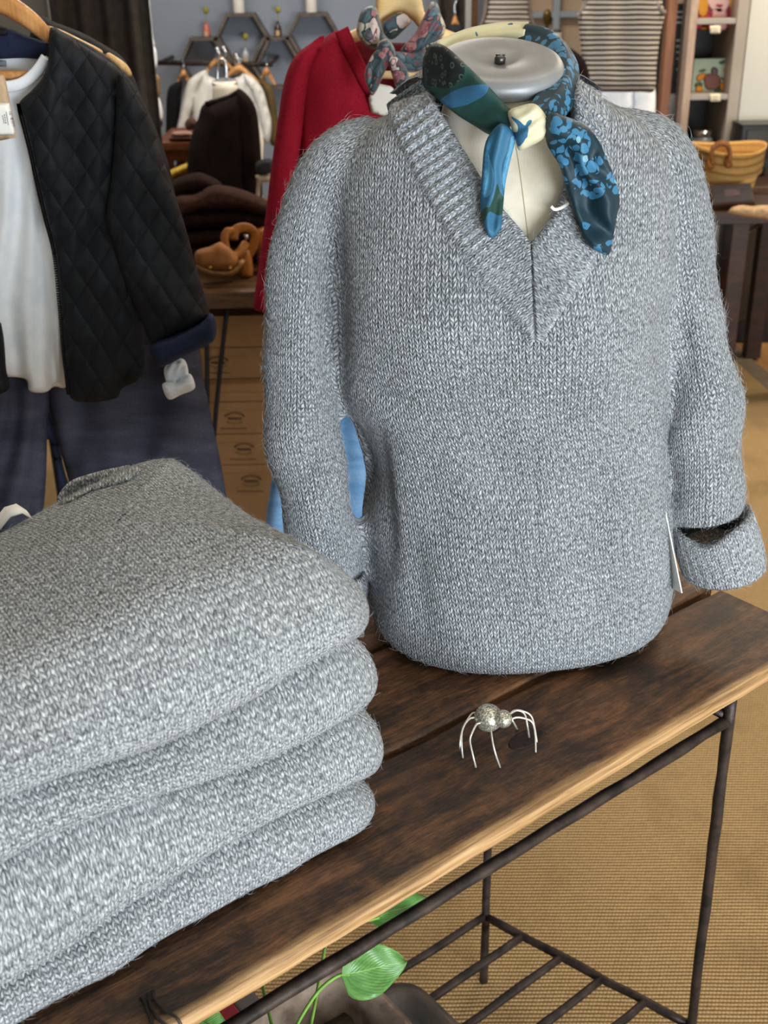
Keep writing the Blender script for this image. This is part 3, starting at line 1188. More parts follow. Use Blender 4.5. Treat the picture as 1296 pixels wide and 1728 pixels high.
# parametrise both by the inner curve's own index so that the mitre stays at the tip
ti = np.linspace(0, len(ic) - 1, NS)
icv = np.stack([np.interp(ti, np.arange(len(ic)), ic[:, j]) for j in (0, 1)], 1)
ocv = np.stack([np.interp(ti, np.arange(len(oc)), oc[:, j]) for j in (0, 1)], 1)
Vb, Ub = [], []
mid_px = (icv + ocv) / 2
arc = np.concatenate([[0], np.cumsum(np.hypot(*np.diff(mid_px, axis=0).T))]) / 1560.0
tip = NS // 2
last = None
for j in range(NT):
    t = (j - 2) / (NT - 3)
    for i in range(NS):
        tt = max(t, 0.0)
        p = icv[i] + (ocv[i] - icv[i]) * tt
        d = ray(*p)
        hit, n_, _, _ = body_bvh.ray_cast(Vector(EYE), Vector(d / np.linalg.norm(d)))
        if hit is None or (last is not None and abs(hit[1] - last[1]) > 0.12):
            hit = Vector(at(p[0], p[1], 1.235))
            n_ = Vector((0, -1, 0.3))
        last = hit
        n_ = np.array(n_)
        if n_ @ d > 0:
            n_ = -n_
        el = (np.array([0.585, 0.811]) if i <= tip else np.array([0.66, -0.75]))
        sc_ = float((p - np.array([896.0, 406.0])) @ el) / 1560.0
        ph = sc_ / 0.0105
        rib = 0.0015 * math.cos(2 * math.pi * ph)
        edge = min(1.0, max(0.0, tt / 0.06)) * min(1.0, (1 - tt) / 0.12 + 0.0)
        lift = 0.0055 * math.sqrt(max(edge, 0)) + rib * edge
        lift -= 0.0045 * math.exp(-((i - tip) / 3.0) ** 2) * edge
        if t < 0:
            lift = -0.006 * (-t * (NT - 3))
        Vb.append(np.array(hit) + n_ * lift)
        Ub.append((sc_ + (0.5 if i > tip else 0.0), tt * 0.06))
Fb = [(j * NS + i, j * NS + i + 1, (j + 1) * NS + i + 1, (j + 1) * NS + i) for j in range(NT - 1) for i in range(NS - 1)]
bandme = mesh('neckband', Vb, Fb, Ub)
bm = bmesh.new()
bm.from_mesh(bandme)
bmesh.ops.recalc_face_normals(bm, faces=bm.faces)
bm.to_mesh(bandme)
bm.free()
nbo = part('neckband', bandme, M_RIB, sw, label='ribbed V neckband')
fuzz(bandme, nbo, 2000, 0.006, 0.00022, 50)
# back of the collar
nbk = []
pl, pr = np.array(Vb[2 * NS + 6]), np.array(Vb[2 * NS + NS - 7])
for j, (dr, dz) in enumerate(((0.0, 0.012), (0.004, 0.016), (0.012, 0.010), (0.022, -0.004), (0.032, -0.022))):
    row = []
    for t in np.linspace(0, math.pi, 60):
        c = (pl + pr) / 2
        hw = np.linalg.norm((pr - pl)[:2]) / 2
        rib = 0.0012 * math.cos(t * hw / 0.0098 * 4)
        row.append((c[0] - (hw + dr + rib) * math.cos(t), c[1] + 0.01 + (0.07 + dr + rib) * math.sin(t), c[2] + dz * (0.4 + 0.6 * math.sin(t))))
    nbk.append(row)
Vk = [p for r_ in nbk for p in r_]
part('collar', mesh('collar', Vk, [(j * 60 + i, j * 60 + i + 1, (j + 1) * 60 + i + 1, (j + 1) * 60 + i) for j in range(4) for i in range(59)], [(i * 0.004, j * 0.012) for j in range(5) for i in range(60)]), M_RIB, sw)

# turned-back cuff of the right-hand sleeve
def cuff(rows, name='cuff', n=90):
    rings = []
    a = np.linspace(0, 2 * math.pi, n, endpoint=False)
    for (cx, cy, Y, hx, hd, tilt, dip) in rows:
        c = at(cx, cy, Y)
        m = np.linalg.norm(at(cx + 1, cy, Y) - c)
        rb = 1 + 0.018 * np.cos(a * 26)
        x = hx * m * np.cos(a) * rb
        y = hd * np.sin(a) * rb
        z = -tilt * m * np.cos(a) - dip * m * np.exp(-((np.mod(a + math.pi / 2 + 0.35 + math.pi, 2 * math.pi) - math.pi) / 0.55) ** 2)
        rings.append(np.stack([c[0] + x, c[1] + y, c[2] + z], 1))
    return rings


cf = cuff([(1197, 884, 1.18, 52, 0.036, -8, 10), (1196, 872, 1.18, 60, 0.042, -14, 22), (1197, 868, 1.18, 64, 0.046, -16, 26), (1201, 880, 1.18, 67, 0.048, -17, 22), (1208, 905, 1.178, 69, 0.049, -16, 12),
           (1216, 935, 1.175, 70, 0.049, -13, 2), (1221, 958, 1.172, 68, 0.047, -12, 0), (1221, 964, 1.172, 62, 0.042, -12, 0), (1216, 950, 1.173, 52, 0.036, -8, 0), (1205, 915, 1.175, 48, 0.034, -6, 0)])
cfm = loft('cuff', cf, caps=False)
cfo = part('cuff', cfm, M_RIB, sw, label='turned-back ribbed cuff')
fuzz(cfm, cfo, 1500, 0.006, 0.00022, 52)
cf = cuff([(552, 966, 1.168, 58, 0.042, 0, 0), (553, 962, 1.168, 63, 0.046, 0, 0), (557, 985, 1.167, 63, 0.046, 0, 0), (560, 1000, 1.166, 61, 0.044, 0, 0), (560, 996, 1.166, 52, 0.038, 0, 0)])
part('cuff', loft('cuff', cf, caps=False), M_RIB, sw)

# ------------------------------------------------------------------ the torso form inside
def linen():
    M = Mat('cream_linen', 0.85, 0, 0.15)
    v = M.coord('Object')
    f = M.noise(v, 14, 4, 0.6)
    c = M.ramp(f, [(0.3, 'd2c6af'), (0.55, 'e4dccb'), (0.8, 'ece6da')])
    M.color(c)
    M.bump(M.math('ADD', M.noise(M.coord('Object', (900, 60, 60)), 1, 1), M.noise(M.coord('Object', (60, 60, 900)), 1, 1)), 0.25, 0.0008)
    return M.m


M_LINEN = linen()
form = empty('torso_form', (0.13, 1.2, ZT), 'cream linen torso form with metal neck cap wearing the grey sweater', 'mannequin')
rings = []
for z in np.linspace(0.80, 1.335, 50):
    r_, cx, hw, Yc, b = ring_at(z, 0.90, 0.86, 96)
    k = np.interp(z, [1.20, 1.25, 1.30, 1.335], [1.0, 0.97, 0.80, 0.62])
    r_[:, 0] = cx + (r_[:, 0] - cx) * k
    rings.append(r_)
ncx = at(846, 160, 1.215)[0]
a = np.linspace(0, 2 * math.pi, 96, endpoint=False)
for z, rx_, ry_, yc in ((1.350, 0.068, 0.060, 1.216), (1.362, 0.060, 0.057, 1.210), (1.378, 0.0565, 0.0555, 1.204), (1.394, 0.0555, 0.055, 1.199)):
    rings.append(np.stack([ncx + rx_ * np.cos(a), yc + ry_ * np.sin(a), z - 0.30 * (0 if z < 1.36 else 1) * (-(ry_ * np.sin(a))) * 0 + (0.30 * ry_ * np.sin(a) if z > 1.37 else 0.12 * ry_ * np.sin(a))], 1))
torso_me = loft('torso', rings)
torso_o = part('torso', torso_me, M_LINEN, form)
tor_bvh = BVHTree.FromPolygons([tuple(v.co) for v in torso_me.vertices], [tuple(p.vertices) for p in torso_me.polygons])
seam = [surf(tor_bvh, x, y, 0.0002) for x, y in [(868 + 26 * t ** 0.8, 235 + 190 * t) for t in np.linspace(0, 1, 20)]]
seam = [p for p in seam if p is not None]
part('seam', tube('seam', seam, 0.0006, 6, 1), plain('linen_seam', 'c6baa2', rough=0.9), torso_o, label='raised centre front seam of the linen cover')
capc = at(843, 112, 1.197)
CM = Matrix.Rotation(math.radians(17), 4, 'X') @ Matrix.Rotation(math.radians(1), 4, 'Y')
cap_m = plain('brushed_zinc', '808284', '949698', rough=0.42, metal=0.35, scale=9, bump=0.08, bscale=300)
cap_o = part('neck_cap', lathe('neck_cap', [(0.0, 0.0035), (0.008, 0.0035), (0.012, 0.004), (0.022, 0.0072), (0.030, 0.0088), (0.044, 0.0092), (0.054, 0.0084), (0.0595, 0.0062), (0.0625, 0.0020), (0.0630, -0.003), (0.0628, -0.008), (0.0605, -0.0108), (0.054, -0.012), (0.0, -0.012)], 72, capc, CM), cap_m, form, label='brushed metal neck cap')
sc = capc + np.array(CM.to_3x3() @ Vector((0, 0, 0.005)))
part('screw', joined('screw', [lathe('s', [(0, 0.006), (0.003, 0.006), (0.0045, 0.005), (0.0055, 0.003), (0.0055, -0.003)], 20, sc, CM),
                               box_me('slot', (-0.0045, -0.0007, 0.0055), (0.0045, 0.0007, 0.0068), 0, Matrix.Translation(sc) @ CM)]), plain('steel_screw', '5d5b58', rough=0.35, metal=0.9), cap_o)

# ------------------------------------------------------------------ teal neck scarf
def scarf_mat(name, ground, fig, fig2, accent=None, scale=70.0, kind='floral'):
    M = Mat(name, 0.55, 0, 0.3)
    uv = M.coord('UV')
    if kind == 'floral':
        # rows of petal-like blooms: warped cells with rays
        wv = M.n('ShaderNodeVectorMath', operation='MULTIPLY_ADD')
        nn = M.n('ShaderNodeTexNoise', Scale=60.0, Detail=2.0)
        M.put(nn.inputs['Vector'], uv)
        M.put(wv.inputs[0], nn.outputs['Color'])
        wv.inputs[1].default_value = (0.012, 0.012, 0)
        M.put(wv.inputs[2], uv)
        d = M.voro(wv.outputs[0], scale, 'F1', 0, 0.75)
        e = M.voro(wv.outputs[0], scale * 2.6, 'F1', 0, 0.9)
        petal = M.math('MULTIPLY', M.math('LESS_THAN', d, 0.58), M.math('LESS_THAN', e, 0.54))
        core = M.math('LESS_THAN', d, 0.18)
        c = M.mix(petal, lin(ground), lin(fig))
        c = M.mix(core, c, lin(fig2))
        c = M.mix(M.math('MULTIPLY', M.noise(uv, 25, 3), 0.35), c, lin(accent or ground))
    elif kind == 'patch':
        f = M.noise(M.coord('UV', (2.6, 0.8, 1)), 22.0, 1, 0.4, 0.3)
        c = M.ramp(f, [(0.0, fig2), (0.40, fig2), (0.41, ground), (0.56, ground), (0.57, fig)], 'CONSTANT')
    else:
        f = M.noise(uv, scale, 2, 0.5, 0.5)
        c = M.ramp(f, [(0.0, ground), (0.60, fig)], 'CONSTANT')
    M.color(c)
    M.bump(M.noise(M.coord('UV', (1, 1, 1)), 500, 2), 0.15, 0.0006)
    return M.m


def panel_mat():
    """left side of the scarf: green ground, dotted black corner, blue leaf"""
    M = Mat('scarf_green_panel', 0.55, 0, 0.3)
    v = M.coord('Object')
    sp = M.n('ShaderNodeSeparateXYZ')
    M.put(sp.inputs[0], v)
    wob = M.noise(v, 60, 2)
    c = lin('244843')
    def blob(cen, rx_, rz_, rot, wobk=0.5):
        dx = M.math('SUBTRACT', sp.outputs[0], float(cen[0]))
        dz = M.math('SUBTRACT', sp.outputs[2], float(cen[2]))
        ca, sa = math.cos(rot), math.sin(rot)
        p = M.math('DIVIDE', M.math('ADD', M.math('MULTIPLY', dx, ca), M.math('MULTIPLY', dz, sa)), rx_)
        q = M.math('DIVIDE', M.math('SUBTRACT', M.math('MULTIPLY', dz, ca), M.math('MULTIPLY', dx, sa)), rz_)
        d = M.math('ADD', M.math('MULTIPLY', p, p), M.math('MULTIPLY', q, q))
        d = M.math('ADD', d, M.math('MULTIPLY', M.math('SUBTRACT', wob, 0.5), wobk))
        return M.math('LESS_THAN', d, 1.0)
    leaf = blob(at(781, 160, 1.16), 0.023, 0.0075, 0.42)
    c = M.mix(leaf, c, lin('35658a'))
    blk = blob(at(728, 95, 1.2), 0.030, 0.026, -0.6)
    c = M.mix(blk, c, lin('1c2322'))
    dots = M.voro(v, 130, 'F1', 0, 0.7)
    ringm = M.math('MULTIPLY', M.math('MULTIPLY', M.math('GREATER_THAN', dots, 0.22), M.math('LESS_THAN', dots, 0.38)), blk)
    c = M.mix(M.math('MULTIPLY', ringm, 0.7), c, lin('56655c'))
    M.color(c)
    M.bump(M.noise(v, 700, 2), 0.15, 0.0006)
    return M.m


scarf = empty('neck_scarf', at(890, 215, 1.13), 'teal patterned silk scarf knotted round the neck of the torso form', 'scarf')
FL = scarf_mat('scarf_teal_floral', '17323e', '3f7fa6', '86b4c8', '122730', 52)


def ycol(x, y, lift, *knots):
    xs = [k[0] for k in knots]
    ys = [k[1] for k in knots]
    base = np.interp(x, xs, ys)
    s = np.array([surfY(a_, b_, 9.0) for a_, b_ in zip(np.atleast_1d(x), np.atleast_1d(y))])
    return np.minimum(base, s - lift)


def wrink(ang, wl, amp, seed=0.0):
    ca, sa = math.cos(ang), math.sin(ang)
    return lambda x, y, d: amp * math.sin((x * ca + y * sa) / wl * 2 * math.pi + 2.5 * nz(x * 0.02, y * 0.02, seed))


LB = [(713, 128), (714, 100), (725, 76), (742, 74), (760, 84), (786, 108), (826, 147), (852, 176), (866, 190), (864, 210), (850, 222), (830, 229), (800, 212), (770, 193), (738, 167), (716, 148)]
part('wrap', puffed('wrap', LB, lambda x, y: ycol(x, y, 0.010, (712, 1.215), (760, 1.165), (820, 1.135), (866, 1.118)), 0.008, 16, 5, wrink(0.9, 60, 0.0018)), panel_mat(), scarf, label='green front of the scarf with blue leaf and dotted black corner')
wrap_pts = [at(x, y, Y) for x, y, Y in ((735, 92, 1.235), (768, 82, 1.265), (800, 74, 1.280), (845, 66, 1.288), (888, 68, 1.282), (920, 82, 1.262), (940, 112, 1.232), (942, 148, 1.195), (928, 178, 1.155), (908, 198, 1.125), (892, 208, 1.112))]
wrap_r = [0.012, 0.014, 0.015, 0.015, 0.016, 0.018, 0.019, 0.0185, 0.017, 0.013, 0.010]


def fold_tube(name, pts, rad, n=28, amp=0.10, lobes=5):
    me = tube(name, pts, rad, n, 8)
    P = np.array([v.co[:] for v in me.vertices]).reshape(-1, n, 3)
    C = P.mean(1, keepdims=True)
    a = np.linspace(0, 2 * math.pi, n, endpoint=False)
    k = np.arange(P.shape[0])[:, None]
    P = C + (P - C) * (1 + amp * np.sin(a[None] * lobes + k * 0.09))[:, :, None]
    me.vertices.foreach_set('co', P.reshape(-1))
    me.update()
    return me


CREAMB = scarf_mat('scarf_cream_back', 'c9c4a0', '2f6076', '2f6076', None, 45, 'blot')
half = 4
part('wrap', fold_tube('wrap', wrap_pts[:5], wrap_r[:5]), CREAMB, scarf, label='cream back of the scarf with teal brush marks')
part('wrap', fold_tube('wrap', wrap_pts[4:], wrap_r[4:]), FL, scarf, label='dark teal side of the scarf with blue blooms')
KN = [(858, 188), (880, 178), (902, 175), (918, 190), (926, 212), (918, 233), (897, 246), (876, 254), (869, 234), (862, 212)]
part('knot', puffed('knot', KN, lambda x, y: ycol(x, y, 0.016, (850, 1.108), (930, 1.108)), 0.016, 26, 4, wrink(1.2, 26, 0.0022)), scarf_mat('scarf_cream_knot', 'cfccae', '34688a', '34688a', None, 30, 'blot'), scarf, label='cream knot of the scarf with a blue stroke')
TL = [(866, 222), (846, 208), (826, 227), (817, 250), (813, 295), (810, 345), (815, 378), (828, 402), (845, 386), (848, 362), (853, 310), (862, 268), (869, 240)]
part('tail', puffed('tail', TL, lambda x, y: ycol(x, y, 0.014, (810, 1.112), (870, 1.106)), 0.007, 12, 4, wrink(0.15, 24, 0.003)), scarf_mat('scarf_blue_green', '2f6484', '5090b4', '1f4038', None, 20, 'patch'), scarf, label='short blue and green tail of the scarf')
TR = [(918, 205), (930, 190), (948, 194), (982, 208), (1004, 228), (1020, 258), (1040, 308), (1046, 340), (1042, 360), (1034, 405), (1027, 430), (1008, 424), (990, 410), (972, 368), (955, 322), (945, 282), (926, 250), (920, 230)]
part('tail', puffed('tail', TR, lambda x, y: ycol(x, y, 0.016, (915, 1.104), (1046, 1.095)), 0.010, 20, 5, wrink(-0.45, 58, 0.0065)), FL, scarf, label='long dark teal tail of the scarf with blue blooms')

# white hanging loop at the neckline, price card by the hip
lp = [surf(body_bvh, x, y, 0.006) for x, y in ((928, 352), (934, 357), (943, 355), (952, 350), (957, 347))]
tag(link('tag_loop', tube('tag_loop', lp, 0.0016, 8, 4), M_PAPER), 'short white plastic loop at the V of the neckline', 'tag loop')
cp = [at(1121, 858, 1.155), at(1150, 1001, 1.12), at(1100, 975, 1.21), at(1096, 850, 1.235)]
cn = np.cross(cp[1] - cp[0], cp[3] - cp[0])
cn /= np.linalg.norm(cn)
cv = cp + [p + cn * 0.0012 for p in cp]
tag(link('hang_tag', mesh('hang_tag', cv, [(0, 1, 2, 3), (7, 6, 5, 4), (0, 4, 5, 1), (1, 5, 6, 2), (2, 6, 7, 3), (3, 7, 4, 0)]), M_PAPER, smooth=False), 'white card hang tag beside the cuff of the grey sweater', 'tag')

# ------------------------------------------------------------------ glitter spider
def glitter():
    M = Mat('silver_glitter', 0.35, 0.7, 0.6)
    v = M.coord('Object')
    cell = M.n('ShaderNodeTexVoronoi')
    cell.inputs['Scale'].default_value = 900
    M.put(cell.inputs['Vector'], v)
    M.color(M.ramp(M.math('FRACT', M.math('MULTIPLY', cell.outputs['Color'], 7.13)), [(0.0, '6f6a58'), (0.5, 'b9b5a2'), (0.85, 'f2f0e6')]))
    M.bump(M.math('FRACT', M.math('MULTIPLY', cell.outputs['Color'], 3.7)), 0.9, 0.0015)
    return M.m


GL = glitter()
sp0 = onz(832, 1262, ZT)
spider = empty('spider_ornament', sp0, 'small silver glitter spider ornament standing on the front plank', 'ornament')


def blob_me(name, c, r, sc=(1, 1, 1), sub=3, rot=None):
    bm = bmesh.new()
    bmesh.ops.create_icosphere(bm, subdivisions=sub, radius=r)
    for v in bm.verts:
        q = Vector((v.co.x * sc[0], v.co.y * sc[1], v.co.z * sc[2]))
        if rot is not None:
            q = rot @ q
        v.co = Vector(c) + q
    me = bpy.data.meshes.new(name)
    bm.to_mesh(me)
    bm.free()
    return me


mpp = np.linalg.norm(at(833, 1220, 0.99) - at(834, 1220, 0.99))
mpp = mpp * 0.96
part('abdomen', blob_me('abdomen', onz(824, 1211, ZT + 0.031), 24.0 * mpp, (1, 1.0, 0.98), 4), GL, spider)
part('head', blob_me('head', onz(849, 1213, ZT + 0.031) - ray(849, 1213) * 0.008, 16.0 * mpp, (0.95, 1, 0.95), 3), GL, spider)
wire_m = plain('silver_wire', 'cfcac0', 'e6e2da', rough=0.4, metal=0.6, scale=300)
LEGS = [([(816, 1210), (800, 1203), (790, 1213), (780, 1232), (779, 1258), (781, 1279)], 0.99, ZT),
        ([(818, 1216), (798, 1211), (786, 1220), (779, 1236), (776, 1258), (780, 1272)], 0.97, None),
        ([(820, 1222), (806, 1221), (797, 1236), (793, 1250), (798, 1275), (803, 1295)], 0.955, None),
        ([(829, 1228), (829, 1236), (832, 1256), (837, 1275), (844, 1295)], 0.94, None),
        ([(858, 1208), (868, 1199), (882, 1200), (896, 1208), (902, 1228), (906, 1253)], 1.0, None),
        ([(858, 1217), (870, 1211), (884, 1212), (898, 1219), (903, 1240), (904, 1270)], 0.975, None),
        ([(858, 1207), (872, 1199), (885, 1205), (890, 1225), (893, 1245)], 1.015, None),
        ([(860, 1210), (866, 1218), (873, 1231)], 1.04, None)]
for pts, Yn, _z in LEGS:
    foot = onz(pts[-1][0], pts[-1][1], ZT + 0.001)
    w = []
    for i, (x, y) in enumerate(pts):
        t = i / (len(pts) - 1)
        w.append(onz(x, y, (ZT + 0.031) * (1 - t) + (ZT + 0.0008) * t + 0.012 * math.sin(math.pi * t)))
    part('leg', tube('leg', w, 0.00105, 7, 5), wire_m, spider)

# ================================================================== clothes hanging near the camera
def mppx(Y):
    return Y / F / 0.93


def soft(name, outline, Y, thick, mat, root, rim=None, step=9.0, disp=None, label=None, curve=True, back=1.0):
    return part(name, puffed(name, outline, Y, thick, rim, step, disp, curve, back), mat, root, label=label)


def solo(name, outline, Y, thick, mat, label, cat, group=None, rim=None, step=9.0, disp=None, curve=True):
    return tag(link(name, puffed(name, outline, Y, thick, rim, step, disp, curve), mat), label, cat, group)


def folds(ang, wl, amp, seed=0.0, top=None):
    ca, sa = math.cos(ang), math.sin(ang)
    def f(x, y, d):
        k = 1.0 if top is None else min(1.0, max(0.0, (y - top) / 150.0))
        return amp * k * (math.sin((x * ca + y * sa) / wl * 2 * math.pi + 3 * nz(x * 0.008, y * 0.005, seed)) + 0.5 * nz(x * 0.03, y * 0.012, seed + 4))
    return f


# --- white tee, quilted jacket, trousers on the left
NAVY = plain('navy_lining', '141c33', '1a2440', rough=0.8, scale=60, bump=0.2, bscale=500)


def quilt_mat(Yq):
    M = Mat('black_quilted_nylon', 0.72, 0, 0.22)
    mq = float(np.linalg.norm(at(180, 400, Yq) - at(181, 400, Yq)))
    v = M.coord('UV')
    n_ = M.noise(v, 22, 3)
    M.color(M.ramp(n_, [(0.35, '16181c'), (0.65, '1e2126')]))
    sp = M.n('ShaderNodeSeparateXYZ')
    M.put(sp.inputs[0], v)
    x_, y_ = M.math('MULTIPLY', sp.outputs[0], 0.80 / 33.0 / mq), M.math('MULTIPLY', sp.outputs[1], -0.52 / 33.0 / mq)
    a_ = M.math('ABSOLUTE', M.math('SINE', M.math('MULTIPLY', M.math('ADD', x_, y_), math.pi)))
    b_ = M.math('ABSOLUTE', M.math('SINE', M.math('MULTIPLY', M.math('SUBTRACT', x_, y_), math.pi)))
    q_ = M.math('POWER', M.math('MINIMUM', a_, b_), 0.35)
    M.bump(M.math('ADD', q_, M.math('MULTIPLY', M.noise(v, 60, 4, 0.6), 0.35)), 0.55, 0.006)
    return M.m


QUILT, QUILT_S = quilt_mat(1.72), quilt_mat(1.675)


def quilt(amp, seed, base=None):
    def f(x, y, d):
        wx, wy = x, y
        p, q = (wx * 0.80 + wy * 0.52) / 33.0, (wx * 0.80 - wy * 0.52) / 33.0
        a_, b_ = abs(math.sin(math.pi * p)), abs(math.sin(math.pi * q))
        h = amp * (min(a_, b_) ** 0.3 - 0.7)
        return h + (base(x, y, d) if base else 0)
    return f


jx = -8
rail_y = 1.83
jk = empty('quilted_jacket', at(60, 680, 1.75), 'black quilted jacket with rolled navy cuff hung open over a white tee', 'jacket')
JB = [(86, 46), (82, 95), (74, 126), (56, 150), (32, 174), (36, 195), (50, 250), (62, 305), (76, 365), (92, 430), (101, 520), (108, 600), (117, 668), (150, 679), (196, 672), (206, 655), (232, 642), (247, 616), (242, 560), (240, 480), (225, 420), (222, 340), (230, 250), (228, 160), (214, 130), (196, 112), (160, 88), (120, 64)]
jfp = soft('front_panel', JB, lambda x, y: 1.72 + 0 * x, 0.030, QUILT, jk, 40, 5.5, quilt(0.0055, 1, folds(0.25, 95, 0.006, 2.0)))
JS = [(203, 117), (224, 140), (246, 182), (268, 245), (290, 312), (312, 380), (331, 450), (350, 515), (353, 540), (308, 566), (262, 586), (240, 545), (214, 484), (195, 425), (180, 372), (186, 320), (192, 260), (196, 190), (196, 140)]
soft('sleeve', JS, lambda x, y: 1.675 + 0 * x, 0.036, QUILT_S, jk, 45, 5.5, quilt(0.005, 5, folds(-0.9, 120, 0.006, 7.0)))
soft('cuff', [(254, 582), (300, 563), (340, 543), (356, 528), (365, 545), (363, 571), (348, 583), (310, 602), (270, 620), (260, 606)], 1.655, 0.030, NAVY, jk, 12, 5, label='turned-back navy cuff')
soft('lining', [(196, 630), (218, 612), (240, 612), (248, 622), (240, 636), (216, 646), (200, 648)], 1.74, 0.012, NAVY, jk, 12, 6, label='navy lining showing at the hem')
soft('front_panel', [(-90, 540), (-10, 540), (4, 556), (10, 620), (9, 662), (-90, 672)], 1.70, 0.02, QUILT, jk, 30, 7, quilt(0.006, 3))
soft('back_neck', [(-60, 36), (0, 43), (50, 62), (90, 76), (88, 100), (40, 98), (-60, 96)], 1.80, 0.010, NAVY, jk, 20, 8, label='navy lining inside the back neck')
soft('size_label', [(-14, 46), (12, 48), (13, 61), (-14, 60)], 1.785, 0.002, plain('black_label', '0e0f12', rough=0.7), jk, 4, 4, curve=False)
soft('shoulder', [(84, 50), (130, 66), (175, 92), (214, 128), (232, 160), (228, 190), (150, 150), (84, 110)], 1.775, 0.018, QUILT, jk, 30, 6, quilt(0.005, 11))
zp = catmull([(33, 176), (37, 196), (51, 250), (63, 305), (77, 365), (93, 430), (102, 520), (109, 600), (117, 664)], 22)
teeth = []
for i, (x, y) in enumerate(zp):
    c = at(x - 1.5, y, 1.703)
    teeth.append(box_me('t', c - np.array([0.0025, 0.002, 0.0011]), c + np.array([0.0025, 0.002, 0.0011])))
part('zip', joined('zip', teeth), plain('black_zip', '0c0c0e', rough=0.35, metal=0.4), jfp, label='black zip teeth along the open edge')

tee = empty('white_tee', at(40, 660, 1.76), 'white cotton tee hanging inside the quilted jacket', 't-shirt')
TEE = [(-70, 120), (-30, 142), (5, 144), (36, 138), (60, 119), (79, 94), (100, 150), (112, 300), (118, 450), (120, 560), (114, 648), (92, 652), (76, 662), (50, 660), (44, 640), (10, 636), (-30, 640), (-80, 640), (-90, 300)]
soft('front', TEE, lambda x, y: 1.765 + 0 * x, 0.016, M_WHITE, tee, 30, 6, folds(0.02, 48, 0.009, 1.0, 200))
soft('back_neck', [(-60, 82), (0, 86), (46, 91), (82, 84), (80, 108), (66, 126), (0, 124), (-60, 122)], 1.812, 0.006, M_WHITE, tee, 14, 7)
tb_px = catmull([(-60, 139), (-25, 145), (5, 147), (36, 141), (60, 123), (78, 98)], 12)
part('neckband', tube('neckband', [at(x, y, 1.745) for x, y in tb_px], 0.008, 10, 1, flat=((0, 1, 0), 0.5)), M_WHITE, tee)
soft('sleeve_end', [(278, 620), (296, 606), (312, 608), (318, 632), (308, 652), (286, 654), (279, 640)], 1.69, 0.022, M_WHITE, tee, 8, 4, wrink(0.4, 14, 0.004), label='white sleeve end below the jacket cuff')
soft('cuff', [(274, 648), (284, 644), (302, 642), (320, 630), (329, 648), (326, 658), (306, 666), (290, 674), (282, 672), (276, 660)], 1.675, 0.026, M_WHITE, tee, 7, 4, wrink(1.3, 12, 0.004), label='rolled white cuff')
soft('size_print', [(-6, 101), (11, 102), (11, 113), (-6, 112)], 1.803, 0.0008, plain('grey_print', '8b93a2', rough=0.8), tee, 3, 4, curve=False)


def hanger(name, armpx, Yh, mat, label, hook, group=None, bar=None, thick=0.008):
    h = empty(name, at(*hook[0], Yh), label, 'hanger', group)
    for arm in armpx:
        soft('arm', arm, Yh, thick, mat, h, 7, 5)
    part('hook', tube('hook', [at(x, y, Yh) for x, y in hook], 0.0022, 8, 5), M_CHROME, h)
    if bar:
        part('bar', tube('bar', [at(bar[0][0], bar[0][1], Yh), at(bar[1][0], bar[1][1], Yh)], 0.006, 10, 1), mat, h)
    return h


HK = [(-8, -20), (-8, -48), (-14, -66), (-8, -84), (4, -86), (12, -76), (10, -66)]
hanger('clothes_hanger', [[(-70, 28), (-40, 2), (-16, -24), (0, -24), (24, -6), (54, 16), (76, 38), (86, 54), (85, 73), (72, 68), (40, 46), (0, 23), (-30, 22), (-60, 44)]], 1.757, M_HANGER, 'wide brown wooden hanger in the neck of the quilted jacket', HK, 'wooden hangers on the front rail', ((-60, 126), (78, 127)), 0.012)
hanger('clothes_hanger', [[(10, -34), (24, -8), (48, 22), (66, 38), (98, 48), (136, 66), (171, 84), (174, 91), (180, 92), (183, 88), (206, 102), (218, 114), (223, 128), (213, 128), (196, 116), (172, 96), (130, 74), (90, 56), (66, 44), (40, 32), (10, -8)]], 1.79, M_PALEWOOD, 'slim pale hanger with a notch lying along the jacket shoulder', [(16, -22), (16, -48), (10, -66), (16, -84), (28, -86), (36, -76), (34, -66)], 'wooden hangers on the front rail')
solo('black_cardigan', [(60, 30), (96, 39), (140, 56), (180, 78), (208, 98), (226, 130), (240, 165), (264, 220), (290, 300), (300, 420), (200, 420), (100, 300), (50, 120)], 1.87, 0.03, plain('black_jersey', '15171b', '1c1f24', rough=0.8, scale=30), 'black cardigan hanging directly behind the quilted jacket', 'cardigan', None, 40, 10)

tro = empty('navy_trousers', at(150, 1050, 1.83), 'faded navy wide-leg trousers hanging below the quilted jacket', 'trousers')
def denim_mat(name, a_, b_, c_):
    M = Mat(name, 0.85, 0, 0.2)
    v = M.coord('UV', (1, 1, 1))
    f = M.math('ADD', M.math('MULTIPLY', M.noise(M.coord('UV', (2, 9, 1)), 3, 4), 0.7), M.math('MULTIPLY', M.noise(v, 300, 2), 0.3))
    M.color(M.ramp(f, [(0.35, a_), (0.5, b_), (0.68, c_)]))
    M.bump(M.noise(v, 900, 1), 0.3, 0.0006)
    return M.m


